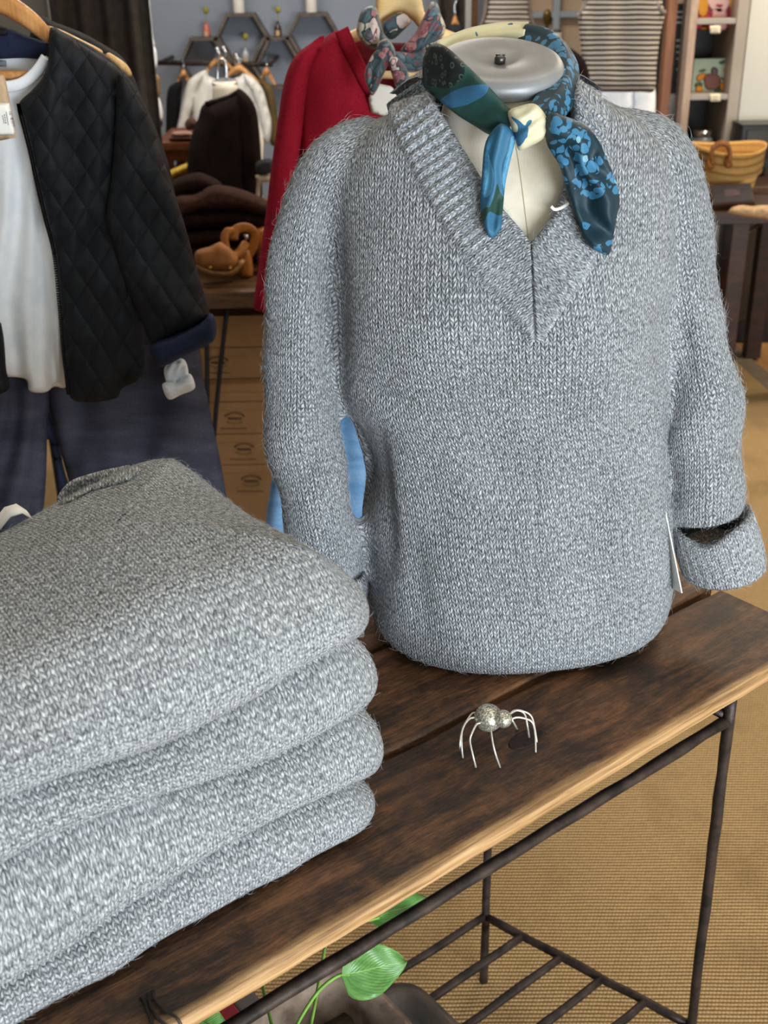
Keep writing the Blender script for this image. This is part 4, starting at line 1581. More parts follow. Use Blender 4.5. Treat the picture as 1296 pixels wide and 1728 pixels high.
NV_M = denim_mat('faded_navy_twill', '2c2e3a', '3a3c4a', '4a4b5a')
soft('leg', [(70, 560), (200, 560), (320, 570), (345, 650), (362, 730), (376, 800), (400, 950), (420, 1120), (190, 1120), (150, 940), (124, 840), (96, 740), (78, 660)], 1.84, 0.035, NV_M, tro, 40, 10, folds(0.1, 110, 0.010, 3.0))
soft('leg', [(-90, 560), (60, 560), (84, 640), (80, 720), (78, 800), (72, 880), (60, 1000), (50, 1120), (-90, 1120)], 1.83, 0.035, NV_M, tro, 35, 10, folds(0.12, 55, 0.012, 6.0))
soft('inner_leg', [(62, 650), (90, 700), (108, 790), (128, 860), (140, 1000), (104, 1000), (96, 820), (82, 740), (70, 760)], 1.875, 0.012, plain('shaded_twill', '1f2536', '29304a', rough=0.9, scale=20), tro, 12, 8, label='darker inside of the trouser leg')  # darker twill colour paints in the shade inside the leg
soft('waist', [(-80, 520), (330, 520), (336, 600), (-80, 600)], 1.85, 0.03, NV_M, tro, 25, 14, curve=False)

# price tag
pt = empty('price_tag', at(6, 238, 1.66), 'kraft swing tag with white barcode sticker in front of the white tee', 'tag')
soft('card', [(-48, 120), (8, 127), (29, 232), (-30, 243)], 1.672, 0.0012, plain('kraft_card', 'b89c7c', 'c6ab8b', rough=0.8, scale=20), pt, 3, 9, curve=False)
stk_ = soft('sticker', [(-40, 171), (16, 173), (26, 228), (-30, 230)], 1.669, 0.0008, M_PAPER, pt, 3, 8, curve=False)
ink = plain('tag_ink', '3a3a3c', rough=0.8)
bars_ = []
for t, w in ((0.0, .5), (0.07, .3), (0.13, .8), (0.2, .4), (0.30, .3), (0.42, 1.0), (0.50, .9), (0.56, .4), (0.66, .7), (0.76, .8), (0.84, .3), (0.93, .6), (1.0, .5)):
    x, y = 14 + 7.5 * t, 189 + 24 * t
    bars_.append(puffed('b', [(x, y), (x + 5.5, y - 0.6), (x + 5.5, y - 0.6 + 1.0 * w), (x, y + 1.0 * w)], 1.6675, 0.0003, 1, 2, None, False))
for (xa, ya, xb, yb, n_) in ((9.5, 189, 13.5, 212, 9), (6.8, 193, 9.6, 210, 4), (3.4, 195, 6.6, 209, 6)):
    for i in range(n_):
        t = i / n_
        x, y = xa + (xb - xa) * t, ya + (yb - ya) * t
        bars_.append(puffed('b', [(x, y), (x + 1.5, y), (x + 1.8, y + (yb - ya) / n_ * 0.62), (x + 0.3, y + (yb - ya) / n_ * 0.62)], 1.6675, 0.0003, 1, 1.5, None, False))
part('barcode', joined('barcode', bars_), ink, stk_, label='printed barcode and price')

# rail the front clothes hang from, fixed to the ceiling
rl = empty('clothes_rail', (-0.6, 1.9, 1.72), 'black ceiling-hung rail carrying the quilted jacket and red sweater', 'clothes rail')
rz = at(0, -82, 1.757)[2] + 0.004
part('bar', tube('bar', [(-0.75, 1.70, rz), (-0.56, 1.76, rz), (0.08, 2.06, rz), (0.5, 2.24, rz)], 0.011, 12, 6), M_BLACK, rl)
for x, y in ((-0.72, 1.705), (0.42, 2.21)):
    part('drop_rod', tube('drop_rod', [(x, y, rz), (x, y, ZC)], 0.008, 10, 1), M_BLACK, rl)

# --- red sweater, floral scarf and jeans
RED = knit('red_fine_knit', '701020', '9a1a30', 'ad263c', cw=0.0028, ch=0.0026, bump=0.25, sheen=0.0, flecks=0.5)
red = empty('red_sweater', at(650, 560, 2.1), 'crimson red fine-knit sweater on a pale wooden hanger', 'sweater')
RB = [(575, 52), (596, 96), (624, 146), (648, 166), (690, 168), (722, 130), (752, 70), (800, 82), (850, 112), (868, 180), (872, 330), (872, 560), (700, 585), (520, 570), (508, 400), (502, 260), (505, 160), (508, 105), (540, 70)]
soft('body', RB, lambda x, y: 2.10 + 0 * x, 0.045, RED, red, 45, 10, folds(0.15, 120, 0.006, 2.0))
RS = [(548, 60), (520, 76), (496, 97), (480, 135), (470, 195), (458, 280), (446, 380), (436, 450), (428, 519), (441, 524), (456, 528), (476, 430), (494, 330), (508, 240), (516, 170), (528, 110)]
soft('sleeve', RS, lambda x, y: 2.075 + 0 * x, 0.030, RED, red, 24, 8, folds(0.4, 70, 0.004, 5.0))
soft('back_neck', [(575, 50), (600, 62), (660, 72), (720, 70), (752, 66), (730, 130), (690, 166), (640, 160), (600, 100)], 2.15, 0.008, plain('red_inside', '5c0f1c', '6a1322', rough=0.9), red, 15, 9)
rn = catmull([(576, 50), (597, 96), (625, 148), (652, 170), (690, 170), (722, 132), (752, 68)], 14)
part('neckband', tube('neckband', [at(x, y, 2.062) for x, y in rn], 0.012, 10, 1, flat=((0, 1, 0), 0.45)), RED, red)
hr = empty('clothes_hanger', at(672, -60, 2.12), 'pale wooden hanger inside the red sweater', 'hanger')
PW2 = wood('blond_hanger_wood', 'd9b478', 'e8c98f', 'f1d8a4', (3, 3, 14), 3, 0.4)
soft('arm', [(574, 60), (610, 44), (632, 30), (634, 0), (644, -24), (672, -34), (702, -24), (712, 0), (716, 20), (730, 40), (800, 68), (800, 84), (760, 76), (718, 62), (698, 36), (676, 20), (650, 34), (628, 60), (590, 76), (580, 72)], 2.11, 0.012, PW2, hr, 9, 6, curve=False)
part('bar', tube('bar', [at(600, 126, 2.085), at(800, 128, 2.085)], 0.0065, 10, 1), PW2, hr)
part('hook', tube('hook', [at(x, y, 2.11) for x, y in ((672, -28), (672, -50), (666, -64), (672, -80), (684, -82), (692, -72))], 0.0022, 8, 5), M_CHROME, hr)
tag(link('size_card', puffed('size_card', [(622, 166), (634, 140), (662, 146), (672, 166), (660, 200), (626, 190)], 2.05, 0.0015, 3, 6, None, False), M_PAPER), 'white card tucked in the neck of the red sweater', 'tag')


def paisley():
    M = Mat('floral_silk', 0.45, 0, 0.35)
    v = M.coord('Object')
    wn = M.n('ShaderNodeTexNoise', Scale=26.0, Detail=2.0)
    M.put(wn.inputs['Vector'], v)
    wv = M.n('ShaderNodeVectorMath', operation='MULTIPLY_ADD')
    M.put(wv.inputs[0], wn.outputs['Color'])
    wv.inputs[1].default_value = (0.05, 0.05, 0.05)
    M.put(wv.inputs[2], v)
    d = M.voro(wv.outputs[0], 42, 'F1', 0, 1)
    cid = M.n('ShaderNodeTexVoronoi')
    cid.inputs['Scale'].default_value = 42
    M.put(cid.inputs['Vector'], wv.outputs[0])
    pick = M.math('FRACT', M.math('MULTIPLY', cid.outputs['Color'], 5.3))
    c = M.ramp(pick, [(0.0, '3f5660'), (0.34, 'b9b6a2'), (0.55, '9a6a70'), (0.70, '56707a'), (0.86, 'cdbfbb')], 'CONSTANT')
    ringk = M.math('SINE', M.math('MULTIPLY', d, 26.0))
    c = M.mix(M.math('MULTIPLY', M.math('GREATER_THAN', ringk, 0.3), M.math('LESS_THAN', d, 0.5)), c, lin('7c3440'))
    c = M.mix(M.math('GREATER_THAN', M.voro(wv.outputs[0], 42, 'DISTANCE_TO_EDGE', 0), 0.05), lin('2b3a40'), c)
    M.color(c)
    M.b.inputs['Sheen Weight'].default_value = 0.2
    return M.m


PZ = paisley()
fs = empty('floral_scarf', at(665, 160, 2.0), 'teal and rose floral scarf knotted on the hanger of the red sweater', 'scarf')
soft('wrap', [(624, 10), (610, 18), (603, 40), (602, 56), (614, 74), (630, 84), (650, 72), (646, 50), (640, 28), (634, 12)], 2.03, 0.018, PZ, fs, 16, 5, wrink(0.5, 26, 0.004))
soft('wrap', [(726, 4), (738, 6), (744, 24), (752, 46), (746, 62), (728, 78), (700, 94), (676, 90), (680, 78), (700, 56), (714, 30)], 2.03, 0.016, PZ, fs, 14, 5, wrink(0.75, 16, 0.005))
soft('wrap', [(645, 40), (676, 20), (694, 36), (684, 48), (664, 66), (652, 62)], 2.085, 0.008, PZ, fs, 8, 5)
soft('wrap', [(664, 88), (690, 88), (720, 84), (726, 108), (716, 118), (690, 122), (670, 108)], 2.02, 0.016, PZ, fs, 12, 5, wrink(1.2, 18, 0.004))
soft('knot', [(640, 70), (654, 66), (664, 78), (668, 94), (660, 108), (648, 112), (638, 98), (636, 82)], 1.995, 0.016, PZ, fs, 12, 4, wrink(0.2, 12, 0.003))
soft('tail', [(636, 84), (652, 88), (656, 104), (648, 124), (638, 148), (628, 162), (620, 148), (615, 126), (622, 104)], 1.985, 0.010, PZ, fs, 9, 4, wrink(0.2, 18, 0.003))
soft('tail', [(656, 96), (670, 96), (684, 112), (690, 128), (688, 140), (670, 148), (664, 134), (658, 116)], 1.985, 0.010, PZ, fs, 9, 4, wrink(0.6, 14, 0.003))

BJ = denim_mat('light_blue_denim', '4f7aa6', '6a96c2', '86aed4')
je = empty('blue_jeans', at(560, 1100, 2.16), 'light blue jeans hanging below the red sweater', 'jeans')
soft('leg', [(505, 540), (480, 660), (464, 780), (452, 850), (440, 960), (430, 1120), (590, 1120), (620, 900), (660, 760), (670, 640), (690, 540)], 2.17, 0.035, BJ, je, 35, 12, folds(0.05, 70, 0.008, 1.0))
soft('leg', [(680, 540), (672, 640), (690, 800), (700, 960), (710, 1120), (880, 1120), (880, 900), (875, 700), (870, 540)], 2.17, 0.035, BJ, je, 35, 14, folds(0.05, 80, 0.008, 5.0))
soft('waist', [(500, 500), (878, 500), (876, 570), (504, 570)], 2.16, 0.03, BJ, je, 25, 14, curve=False)

# ================================================================== hairpin table with knits, clogs and boxes
def slab(name, lo, hi, mat, root, bevel=0.003, label=None):
    return part(name, box_me(name, lo, hi, bevel), mat, root, smooth=False, label=label)


ZH = 0.735
BRW = wood('brown_table_wood', '3c2a1c', '5a4029', '76573a', (1.5, 12, 12), 3, 0.5)
ht = empty('hairpin_table', (-0.3, 3.3, 0), 'brown wooden table on black hairpin legs behind the hanging clothes', 'table')
slab('top', (-0.98, 2.93, ZH - 0.045), (0.25, 3.62, ZH), BRW, ht, 0.004)
for (px_, pyy, bx) in ((384, 505, 366), (348, 505, 356)):
    t_ = at(px_, pyy, 2.99)
    part('leg', tube('leg', [(t_[0], 2.99, ZH - 0.04), (at(bx, 800, 2.99)[0], 2.98, 0.3), (at(bx - 6, 880, 2.99)[0], 2.97, 0.0095)], 0.0065, 8, 4), M_BLACK, ht)
for (x, y) in ((-0.93, 3.0), (-0.9, 3.57), (0.2, 3.57), (0.2, 3.0)):
    part('leg', tube('leg', [(x, y, ZH - 0.04), (x, y, 0.0095)], 0.0065, 8, 1), M_BLACK, ht)

BRK = plain('dark_brown_wool', '20130f', '2b1b16', rough=0.95, scale=60, bump=0.4, bscale=400, spec=0.1)
BRK2 = plain('chocolate_wool', '32201a', '402a22', rough=0.95, scale=60, bump=0.4, bscale=400, spec=0.1)
BST = [([(268, 456), (320, 446), (400, 442), (440, 440), (470, 444), (474, 462), (440, 470), (380, 474), (300, 478), (262, 472)], 3.30, BRK, 'lowest dark brown folded knit of the pile on the hairpin table'),
       ([(270, 424), (330, 412), (400, 408), (450, 410), (474, 418), (474, 440), (420, 446), (340, 452), (268, 458)], 3.30, BRK, 'second lowest dark brown folded knit behind the tan clogs'),
       ([(272, 396), (330, 384), (390, 380), (440, 384), (472, 392), (474, 412), (420, 414), (340, 422), (268, 428)], 3.30, BRK, 'middle dark brown folded knit of the pile beside the jacket sleeve'),
       ([(272, 366), (320, 352), (380, 350), (440, 358), (476, 368), (478, 388), (420, 386), (330, 390), (268, 400)], 3.29, BRK, 'dark brown folded knit under the chocolate top one'),
       ([(280, 352), (298, 330), (330, 326), (358, 312), (395, 316), (430, 328), (462, 346), (474, 366), (440, 366), (400, 356), (340, 358), (290, 374)], 3.27, BRK2, 'chocolate brown folded knit lying over the front of the pile'),
       ([(266, 320), (290, 304), (330, 291), (352, 296), (374, 310), (368, 326), (330, 334), (280, 344)], 3.36, BRK, 'dark brown folded knit at the very top of the pile')]
for ol, Y_, m_, lb in BST:
    solo('folded_knit', ol, Y_, 0.10 if m_ is BRK else 0.12, m_, lb, 'sweater', 'dark brown folded knits on the hairpin table', 16, 7, folds(1.3, 60, 0.004, Y_))

TAN = plain('tan_suede', '7d4e2a', '96612f', rough=0.75, scale=25, bump=0.25, bscale=300)
TAN2 = plain('tan_leather', '8e5722', 'a86a2b', rough=0.45, scale=25)
SOLE = wood('clog_sole_wood', '7b5532', '96693e', 'ad7f50', (8, 8, 2), 4, 0.6)
cl = empty('clog', at(370, 468, 3.04), 'tan suede closed-toe clog lying on the hairpin table', 'shoe')
soft('sole', [(330, 452), (345, 460), (370, 466), (390, 466), (402, 458), (414, 440), (404, 438), (390, 452), (360, 454), (334, 444)], 3.02, 0.035, SOLE, cl, 8, 4)
upr = soft('upper', [(328, 436), (331, 424), (342, 419), (354, 416), (366, 410), (372, 408), (382, 414), (394, 424), (402, 436), (402, 446), (394, 456), (376, 458), (350, 454), (334, 450)], 3.01, 0.040, TAN, cl, 16, 4)
def strap(px, Ya, Yb_, r, root):
    n_ = len(px)
    return part('strap', tube('strap', [at(x, y, Ya + (Yb_ - Ya) * i / (n_ - 1)) for i, (x, y) in enumerate(px)], r, 10, 6, flat=((0.2, 1, 0.2), 0.35)), TAN2, root)


strap([(386, 436), (381, 416), (379, 400), (384, 391), (392, 390)], 3.02, 3.05, 0.011, cl)
strap([(384, 428), (394, 432), (406, 424), (414, 412)], 3.00, 3.06, 0.012, cl)
for x, y in ((355, 451), (388, 452)):
    part('stud', blob_me('stud', at(x, y, 2.965), 0.0045, (1, 1, 1), 2), plain('brass', 'b98d45', rough=0.3, metal=0.8), upr)
cl2 = empty('sandal', at(420, 468, 3.1), 'tan leather buckled sandal standing behind the closed clog', 'shoe')
soft('heel', [(404, 436), (412, 424), (422, 420), (426, 440), (426, 466), (408, 468), (402, 456)], 3.08, 0.03, TAN2, cl2, 8, 4)
st3 = strap([(394, 404), (396, 390), (408, 384), (422, 386), (430, 396), (428, 412), (420, 430)], 3.05, 3.08, 0.013, cl2)
soft('buckle', [(411, 395), (419, 394), (420, 404), (413, 405)], 3.05, 0.004, M_CHROME, st3, 2, 3, curve=False)
cl3 = empty('sandal', at(440, 468, 3.14), 'tan leather sandal half hidden behind the red sleeve', 'shoe')
soft('upper', [(430, 392), (440, 384), (456, 386), (460, 430), (456, 462), (436, 462), (434, 430)], 3.13, 0.03, TAN2, cl3, 10, 5)

def card(name, a_, b_):
    return plain(name, a_, b_, rough=0.85, scale=5, bump=0.1, bscale=150)


KRF = card('cardboard', '8a6844', '9b7650')
INK2 = plain('brown_stamp_ink', '4a3626', rough=0.9)
rows = [(533, 585, 340, 462), (587, 642, 338, 460), (648, 678, 350, 463), (679, 732, 352, 466), (733, 784, 356, 470), (785, 850, 360, 476)]
nameb = ['uppermost cardboard box of the pile under the hairpin table', 'second cardboard box from the top under the hairpin table', 'flat cardboard box in the middle of the pile under the table', 'stamped cardboard box just below the flat one under the table', 'stamped cardboard box second from the floor under the table', 'stamped cardboard box standing on the floor under the table']
zprev = None
for i, (ya, yb, xa, xb) in enumerate(rows):
    Yb = 3.06 if i < 2 else 3.02
    p, q = at(xa, ya, Yb), at(xb, yb, Yb)
    zlo = 0.012 if i == 5 else at(xa, rows[i + 1][0], 3.06 if i + 1 < 2 else 3.02)[2] + 0.0005
    b_ = empty('cardboard_box', (p[0], Yb, zlo), nameb[i], 'box', 'cardboard boxes under the hairpin table')
    xr_ = q[0] + 0.08
    ctn = slab('carton', (p[0], Yb, zlo), (xr_, Yb + 0.30, p[2] - 0.001), KRF, b_, 0.002)
    slab('lid_edge', (p[0] - 0.001, Yb - 0.002, p[2] - 0.024), (xr_ + 0.001, Yb + 0.30, p[2] - 0.0015), KRF, b_, 0.001)
    if i in (1, 3, 4, 5):
        # oval stamp: arched line, middle line and lower arc of small letters, rule beneath
        cx_, cy_ = {1: (368, 612), 3: (396, 706), 4: (412, 758), 5: (424, 812)}[i]
        ms_ = []
        for (n_, r_, a0, a1_, s_) in ((9, 17, 205, 335, 3.2), (7, 16, 40, 140, 2.2)):
            for k in range(n_):
                a_ = math.radians(a0 + (a1_ - a0) * k / (n_ - 1))
                x_, y_ = cx_ + r_ * math.cos(a_), cy_ + r_ * 0.55 * math.sin(a_)
                c_ = at(x_, y_, Yb - 0.0025)
                w_ = s_ * 0.5 * mppx(Yb)
                ms_.append(box_me('l', c_ - [w_ * 0.75, 0.0004, w_], c_ + [w_ * 0.75, 0.0004, w_]))
        for k in range(6):
            c_ = at(cx_ - 10 + 4 * k, cy_ + 0.5 * (k % 2), Yb - 0.0025)
            w_ = 2.0 * mppx(Yb)
            ms_.append(box_me('l', c_ - [w_ * 0.7, 0.0004, w_], c_ + [w_ * 0.7, 0.0004, w_]))
        for k in range(9):
            c_ = at(cx_ - 22 + 5 * k, cy_ + 17, Yb - 0.0025)
            ms_.append(box_me('l', c_ - [0.003, 0.0004, 0.0012], c_ + [0.003, 0.0004, 0.0012]))
        part('stamp', joined('stamp', ms_), INK2, ctn, smooth=False, label='brown oval stamp')

# ================================================================== brown knit form, shirts, shelves at the back
low = empty('low_plinth', (-0.55, 4.5, 0), 'low brown wooden plinth behind the pile of brown knits', 'plinth')
slab('top', (-1.0, 4.18, 0.48), (-0.14, 4.56, 0.52), BRW, low)
slab('base', (-0.96, 4.21, 0.0095), (-0.18, 4.53, 0.48), BRW, low)
Yf_ = 4.45
bf = empty('torso_form', at(384, 330, Yf_), 'small torso form with wire-loop neck cap wearing the dark brown sweater', 'mannequin')
fc = at(384, 150, Yf_)
mm = mppx(Yf_)
part('neck', lathe('neck', [(0.0, -0.10), (0.055, -0.10), (0.050, -0.03), (0.047, 0.0), (0.045, 0.026), (0.0, 0.026)], 28, at(380, 150, Yf_)), M_LINEN, bf)
part('torso', lathe('torso', [(0.0, 0.522), (0.11, 0.522), (0.115, 0.62), (0.10, 0.74), (0.12, 0.9), (0.10, 1.0), (0.05, 1.05), (0, 1.05)], 28, (fc[0], Yf_, 0)), M_LINEN, bf)
part('neck_cap', lathe('neck_cap', [(0.0, 0.006), (0.03, 0.006), (0.046, 0.001), (0.047, -0.008), (0.0, -0.010)], 28, at(379, 138, Yf_), Matrix.Rotation(math.radians(10), 4, 'X')), cap_m, bf)
part('loop', tube('loop', [at(x, y, Yf_) for x, y in ((367, 136), (367, 118), (370, 106), (375, 100), (380, 106), (382, 118), (382, 134))], 0.0055, 8, 4), M_CHROME, bf, label='chrome carrying loop')
bs = empty('brown_sweater', at(384, 330, Yf_), 'dark brown mock-neck sweater dressed on the small torso form', 'sweater')
DB = plain('dark_chocolate_knit', '140c0a', '1c1210', rough=0.95, scale=20, bump=0.3, bscale=300, spec=0.1)
soft('body', [(340, 180), (352, 170), (366, 164), (392, 154), (402, 149), (412, 162), (424, 176), (428, 200), (430, 260), (430, 330), (420, 380), (330, 380), (318, 320), (316, 270), (324, 225), (334, 200)], Yf_, 0.125, DB, bs, 34, 6)
soft('sleeve', [(400, 150), (418, 160), (430, 178), (436, 204), (440, 250), (442, 300), (440, 350), (412, 352), (404, 300), (400, 240), (398, 190)], Yf_ - 0.07, 0.055, DB, bs, 14, 5)
soft('collar', [(345, 172), (360, 168), (385, 160), (402, 150), (406, 156), (390, 168), (366, 176), (350, 180)], Yf_ - 0.06, 0.03, DB, bs, 8, 4)

# items on a small table left of the form
st = empty('side_table', at(290, 300, 4.75), 'small reddish-brown side table beside the brown sweater form', 'table')
zt_ = at(290, 238, 4.7)[2]
RB_ = wood('red_brown_wood', '3c2012', '5a3119', '764424', (2, 10, 10), 3, 0.5)
xl_, xr_ = at(262, 238, 4.7)[0], at(345, 238, 4.7)[0]
slab('top', (xl_, 4.66, zt_ - 0.03), (xr_, 5.1, zt_), RB_, st)
zap = at(290, 272, 4.7)[2]
slab('apron', (xl_ + 0.02, 4.70, zap), (xr_ - 0.02, 5.06, zt_ - 0.03), RB_, st)
zls = at(290, 303, 4.63)[2]
slab('lower_shelf', (xl_ + 0.02, 4.665 - 0.09, zls - 0.02), (xr_ - 0.02, 5.06, zls), RB_, st)
for x in (xl_ + 0.04, xr_ - 0.04):
    for y in (4.72, 5.04):
        slab('leg', (x - 0.02, y - 0.02, 0.0095), (x + 0.02, y + 0.02, zap), RB_, st)
hat = empty('felt_hat', at(305, 235, 4.72), 'dusty pink felt hat on the reddish-brown side table', 'hat')
soft('brim', [(284, 232), (300, 227), (330, 228), (344, 232), (330, 237), (296, 238)], 4.72, 0.06, plain('dusty_felt', '7c5a4c', '8a6656', rough=0.95, scale=40), hat, 6, 4)
soft('crown', [(288, 230), (290, 223), (300, 221), (318, 221), (326, 226), (326, 231), (300, 233)], 4.71, 0.05, plain('dusty_felt_crown', '8a6a5c', '987668', rough=0.95, scale=40), hat, 6, 4)
solo('fur_pompom', [(312, 208), (318, 199), (326, 198), (332, 206), (330, 216), (318, 220), (313, 215)], 4.74, 0.03, plain('brown_fur', '33221b', '5d463a', rough=1, scale=120, bump=1, bscale=400), 'brown fur pompom behind the pink felt hat', 'pompom', None, 8, 3, lambda x, y, d: 0.012 * nz(x * 0.7, y * 0.7))
solo('folded_cloth', [(284, 296), (286, 288), (304, 280), (319, 275), (321, 288), (306, 296), (288, 303)], 4.63, 0.04, plain('mustard_cloth', 'a0842c', 'b89a3c', rough=0.9, scale=40), 'mustard yellow folded cloth on the low shelf of the side table', 'cloth', None, 6, 4)
solo('folded_cloth', [(432, 276), (446, 268), (460, 270), (460, 290), (436, 294)], 4.2, 0.05, plain('charcoal_cloth', '1c1d20', '26282c', rough=0.9), 'charcoal folded cloth beside the brown sweater sleeve', 'cloth', None, 6, 4)
solo('candle', [(431, 296), (446, 294), (456, 296), (456, 306), (446, 308), (440, 312), (438, 342), (432, 342), (433, 306)], 4.2, 0.03, plain('beige_ceramic', '8f7f68', 'a3927a', rough=0.6), 'beige ceramic piece between brown sleeve and red sweater', 'ceramic', None, 5, 3)

cz = at(438, 342, 4.2)[2]
sto = empty('wooden_riser', (at(446, 342, 4.2)[0], 4.24, 0.521), 'small brown wooden riser behind the red sweater', 'riser')
xs_ = at(446, 342, 4.2)[0]
slab('top', (xs_ - 0.08, 4.185, cz - 0.02), (xs_ + 0.09, 4.30, cz - 0.0005), BRW, sto)
for dx_ in (-0.075, 0.065):
    slab('side', (xs_ + dx_, 4.19, 0.521), (xs_ + dx_ + 0.018, 4.295, cz - 0.02), BRW, sto)

# wall rail with shirts
wr = empty('wall_rail', at(310, 107, 5.65), 'dark metal clothes rail below the hexagon shelves', 'clothes rail')
part('bar', tube('bar', [at(266, 106, 5.7), at(460, 109, 5.7)], 0.011, 10, 1), M_IRON, wr)
for x in (268, 458):
    p = at(x, 106.5, 5.7)
    part('bracket', tube('bracket', [p, (p[0], Y1 + 0.001, p[2])], 0.009, 8, 1), M_IRON, wr)
WS = plain('white_linen_shirt', 'cfcdc6', 'e4e2dc', rough=0.9, scale=14, bump=0.15, bscale=200)
for k, (ol, sl_, Y_, lb) in enumerate((
        ([(347, 118), (352, 128), (364, 134), (372, 150), (364, 200), (356, 260), (330, 262), (322, 200), (320, 160), (330, 130)], [(348, 118), (330, 126), (316, 140), (308, 170), (302, 200), (298, 224), (310, 222), (322, 190), (334, 150), (344, 130)], 5.55, 'white long-sleeved shirt hanging at the left behind the brown sweater'),
        ([(396, 132), (404, 130), (412, 124), (430, 134), (442, 160), (448, 200), (452, 238), (420, 260), (390, 262), (384, 200), (388, 150)], [(412, 124), (430, 134), (444, 152), (452, 180), (458, 206), (455, 238), (445, 238), (436, 200), (424, 160), (412, 140)], 5.45, 'white shirt with puffed sleeve hanging at the right behind the brown sweater'))):
    s_ = empty('white_shirt', at(350 + 60 * k, 262, Y_), lb, 'shirt', 'white shirts on the wall rail')
    soft('body', ol, Y_, 0.05, WS, s_, 14, 5, folds(0.1, 16, 0.006, k))
    soft('sleeve', sl_, Y_ - 0.03, 0.035, WS, s_, 8, 4, folds(0.3, 12, 0.005, k + 3))
for k, (cx_, cy_, Y_, w_, lb) in enumerate(((371, 97, 5.60, 30, 'brown wooden hanger above the brown sweater form'), (404, 112, 5.50, 34, 'amber wooden hanger in the collar of the right white shirt'), (310, 120, 5.62, 16, 'light wooden hanger of the black garment on the wall rail'), (450, 116, 5.62, 16, 'wooden hanger of the olive garment on the wall rail'))):
    h_ = empty('clothes_hanger', at(cx_, cy_, Y_), lb, 'hanger', 'wooden hangers on the wall rail')
    soft('arm', [(cx_ - w_ * .8, cy_ + 22), (cx_ - w_ * .45, cy_ + 6), (cx_, cy_ - 4), (cx_ + w_ * .45, cy_ + 8), (cx_ + w_, cy_ + 26), (cx_ + w_ * .85, cy_ + 28), (cx_ + w_ * .3, cy_ + 16), (cx_, cy_ + 10), (cx_ - w_ * .4, cy_ + 16), (cx_ - w_ * .75, cy_ + 27)], Y_, 0.02, M_HANGER, h_, 5, 4)
    ty = 107 - 4
    part('hook', tube('hook', [at(cx_, cy_ - 2, Y_), at(cx_, (cy_ + ty) / 2 - 2, Y_), at(cx_ - 2, ty - 2, Y_ + 0.06), at(cx_, ty - 6, 5.7), at(cx_ + 3, ty - 1, 5.71)], 0.0035, 8, 4), M_CHROME, h_)
for k, (x, y) in enumerate(((366, 82), (377, 80), (398, 92))):
    c_ = empty('hanger_clip', at(x, y + 20, 5.5), ('left chrome clip above the brown wooden hanger', 'right chrome clip above the brown wooden hanger', 'chrome clip above the amber hanger')[k], 'clip')
    soft('jaw', [(x - 5, y), (x + 2, y - 5), (x + 5, y + 2), (x + 3, y + 18), (x - 3, y + 18), (x - 2, y + 6)], 5.52, 0.012, M_CHROME, c_, 3, 3)
    part('spring', tube('spring', [at(x + 1, y + 4, 5.50), at(x + 4, y + 9, 5.495), at(x + 2, y + 16, 5.50)], 0.006, 8, 3), M_CHROME, c_)
solo('black_garment', [(283, 152), (296, 140), (308, 136), (306, 160), (304, 200), (302, 242), (282, 244), (280, 200)], 5.62, 0.035, plain('black_wool', '0b0b0d', '121215', rough=0.9), 'black garment hanging at the left end of the wall rail', 'garment', None, 8, 5)
solo('olive_garment', [(436, 132), (448, 136), (460, 150), (468, 190), (470, 240), (456, 242), (452, 190), (444, 156)], 5.62, 0.035, plain('olive_wool', '564526', '6b5731', rough=0.9), 'olive brown garment hanging between white shirt and red sweater', 'garment', None, 8, 5)

# hexagon shelves
HXW = wood('grey_brown_shelf_wood', '3f3832', '575049', '6e665d', (8, 8, 8), 3, 0.6)
for (cx_, cy_, lb) in ((408, 68, 'upper hexagon shelf under the left white birdhouse'), (348, 108, 'lower hexagon shelf under the pink bottle vase'), (470, 107, 'lower hexagon shelf under the dark bottle vase'), (529, 67, 'upper hexagon shelf beside the red sweater')):
    hx = empty('hexagon_shelf', at(cx_, cy_ + 39, 6.0), lb, 'shelf', 'hexagon shelves on the back wall')
    c_ = at(cx_, cy_, 6.0)
    r_ = 41.5 * mppx(6.0) * 1.0
    for k in range(6):
        a0, a1_ = math.radians(60 * k), math.radians(60 * k + 60)
        p = c_ + r_ * np.array([math.cos(a0), 0, math.sin(a0)])
        q = c_ + r_ * np.array([math.cos(a1_), 0, math.sin(a1_)])
        ri = (r_ - 0.017) / r_
        p2, q2 = c_ + (p - c_) * ri, c_ + (q - c_) * ri
        V_ = [v + np.array([0, dy_, 0]) for dy_ in (0.0, Y1 - 6.0 - 0.001) for v in (p, q, q2, p2)]
        part('board', mesh('board', V_, [(0, 1, 2, 3), (7, 6, 5, 4), (0, 4, 5, 1), (1, 5, 6, 2), (2, 6, 7, 3), (3, 7, 4, 0)]), HXW, hx, smooth=False)
zA = at(408, 68, 6.0)[2] + 41.5 * mppx(6.0) * math.sin(math.pi / 3)
zB = at(348, 108, 6.0)[2] + 41.5 * mppx(6.0) * math.sin(math.pi / 3)
zC = at(470, 107, 6.0)[2] + 41.5 * mppx(6.0) * math.sin(math.pi / 3)
zAi = at(408, 68, 6.0)[2] - (41.5 * mppx(6.0) - 0.017) * math.sin(math.pi / 3)
zD = at(529, 67, 6.0)[2] + 41.5 * mppx(6.0) * math.sin(math.pi / 3)
LEAFY = plain('yellow_green_bloom', '7d7a2e', '938c3a', rough=0.9, scale=60)
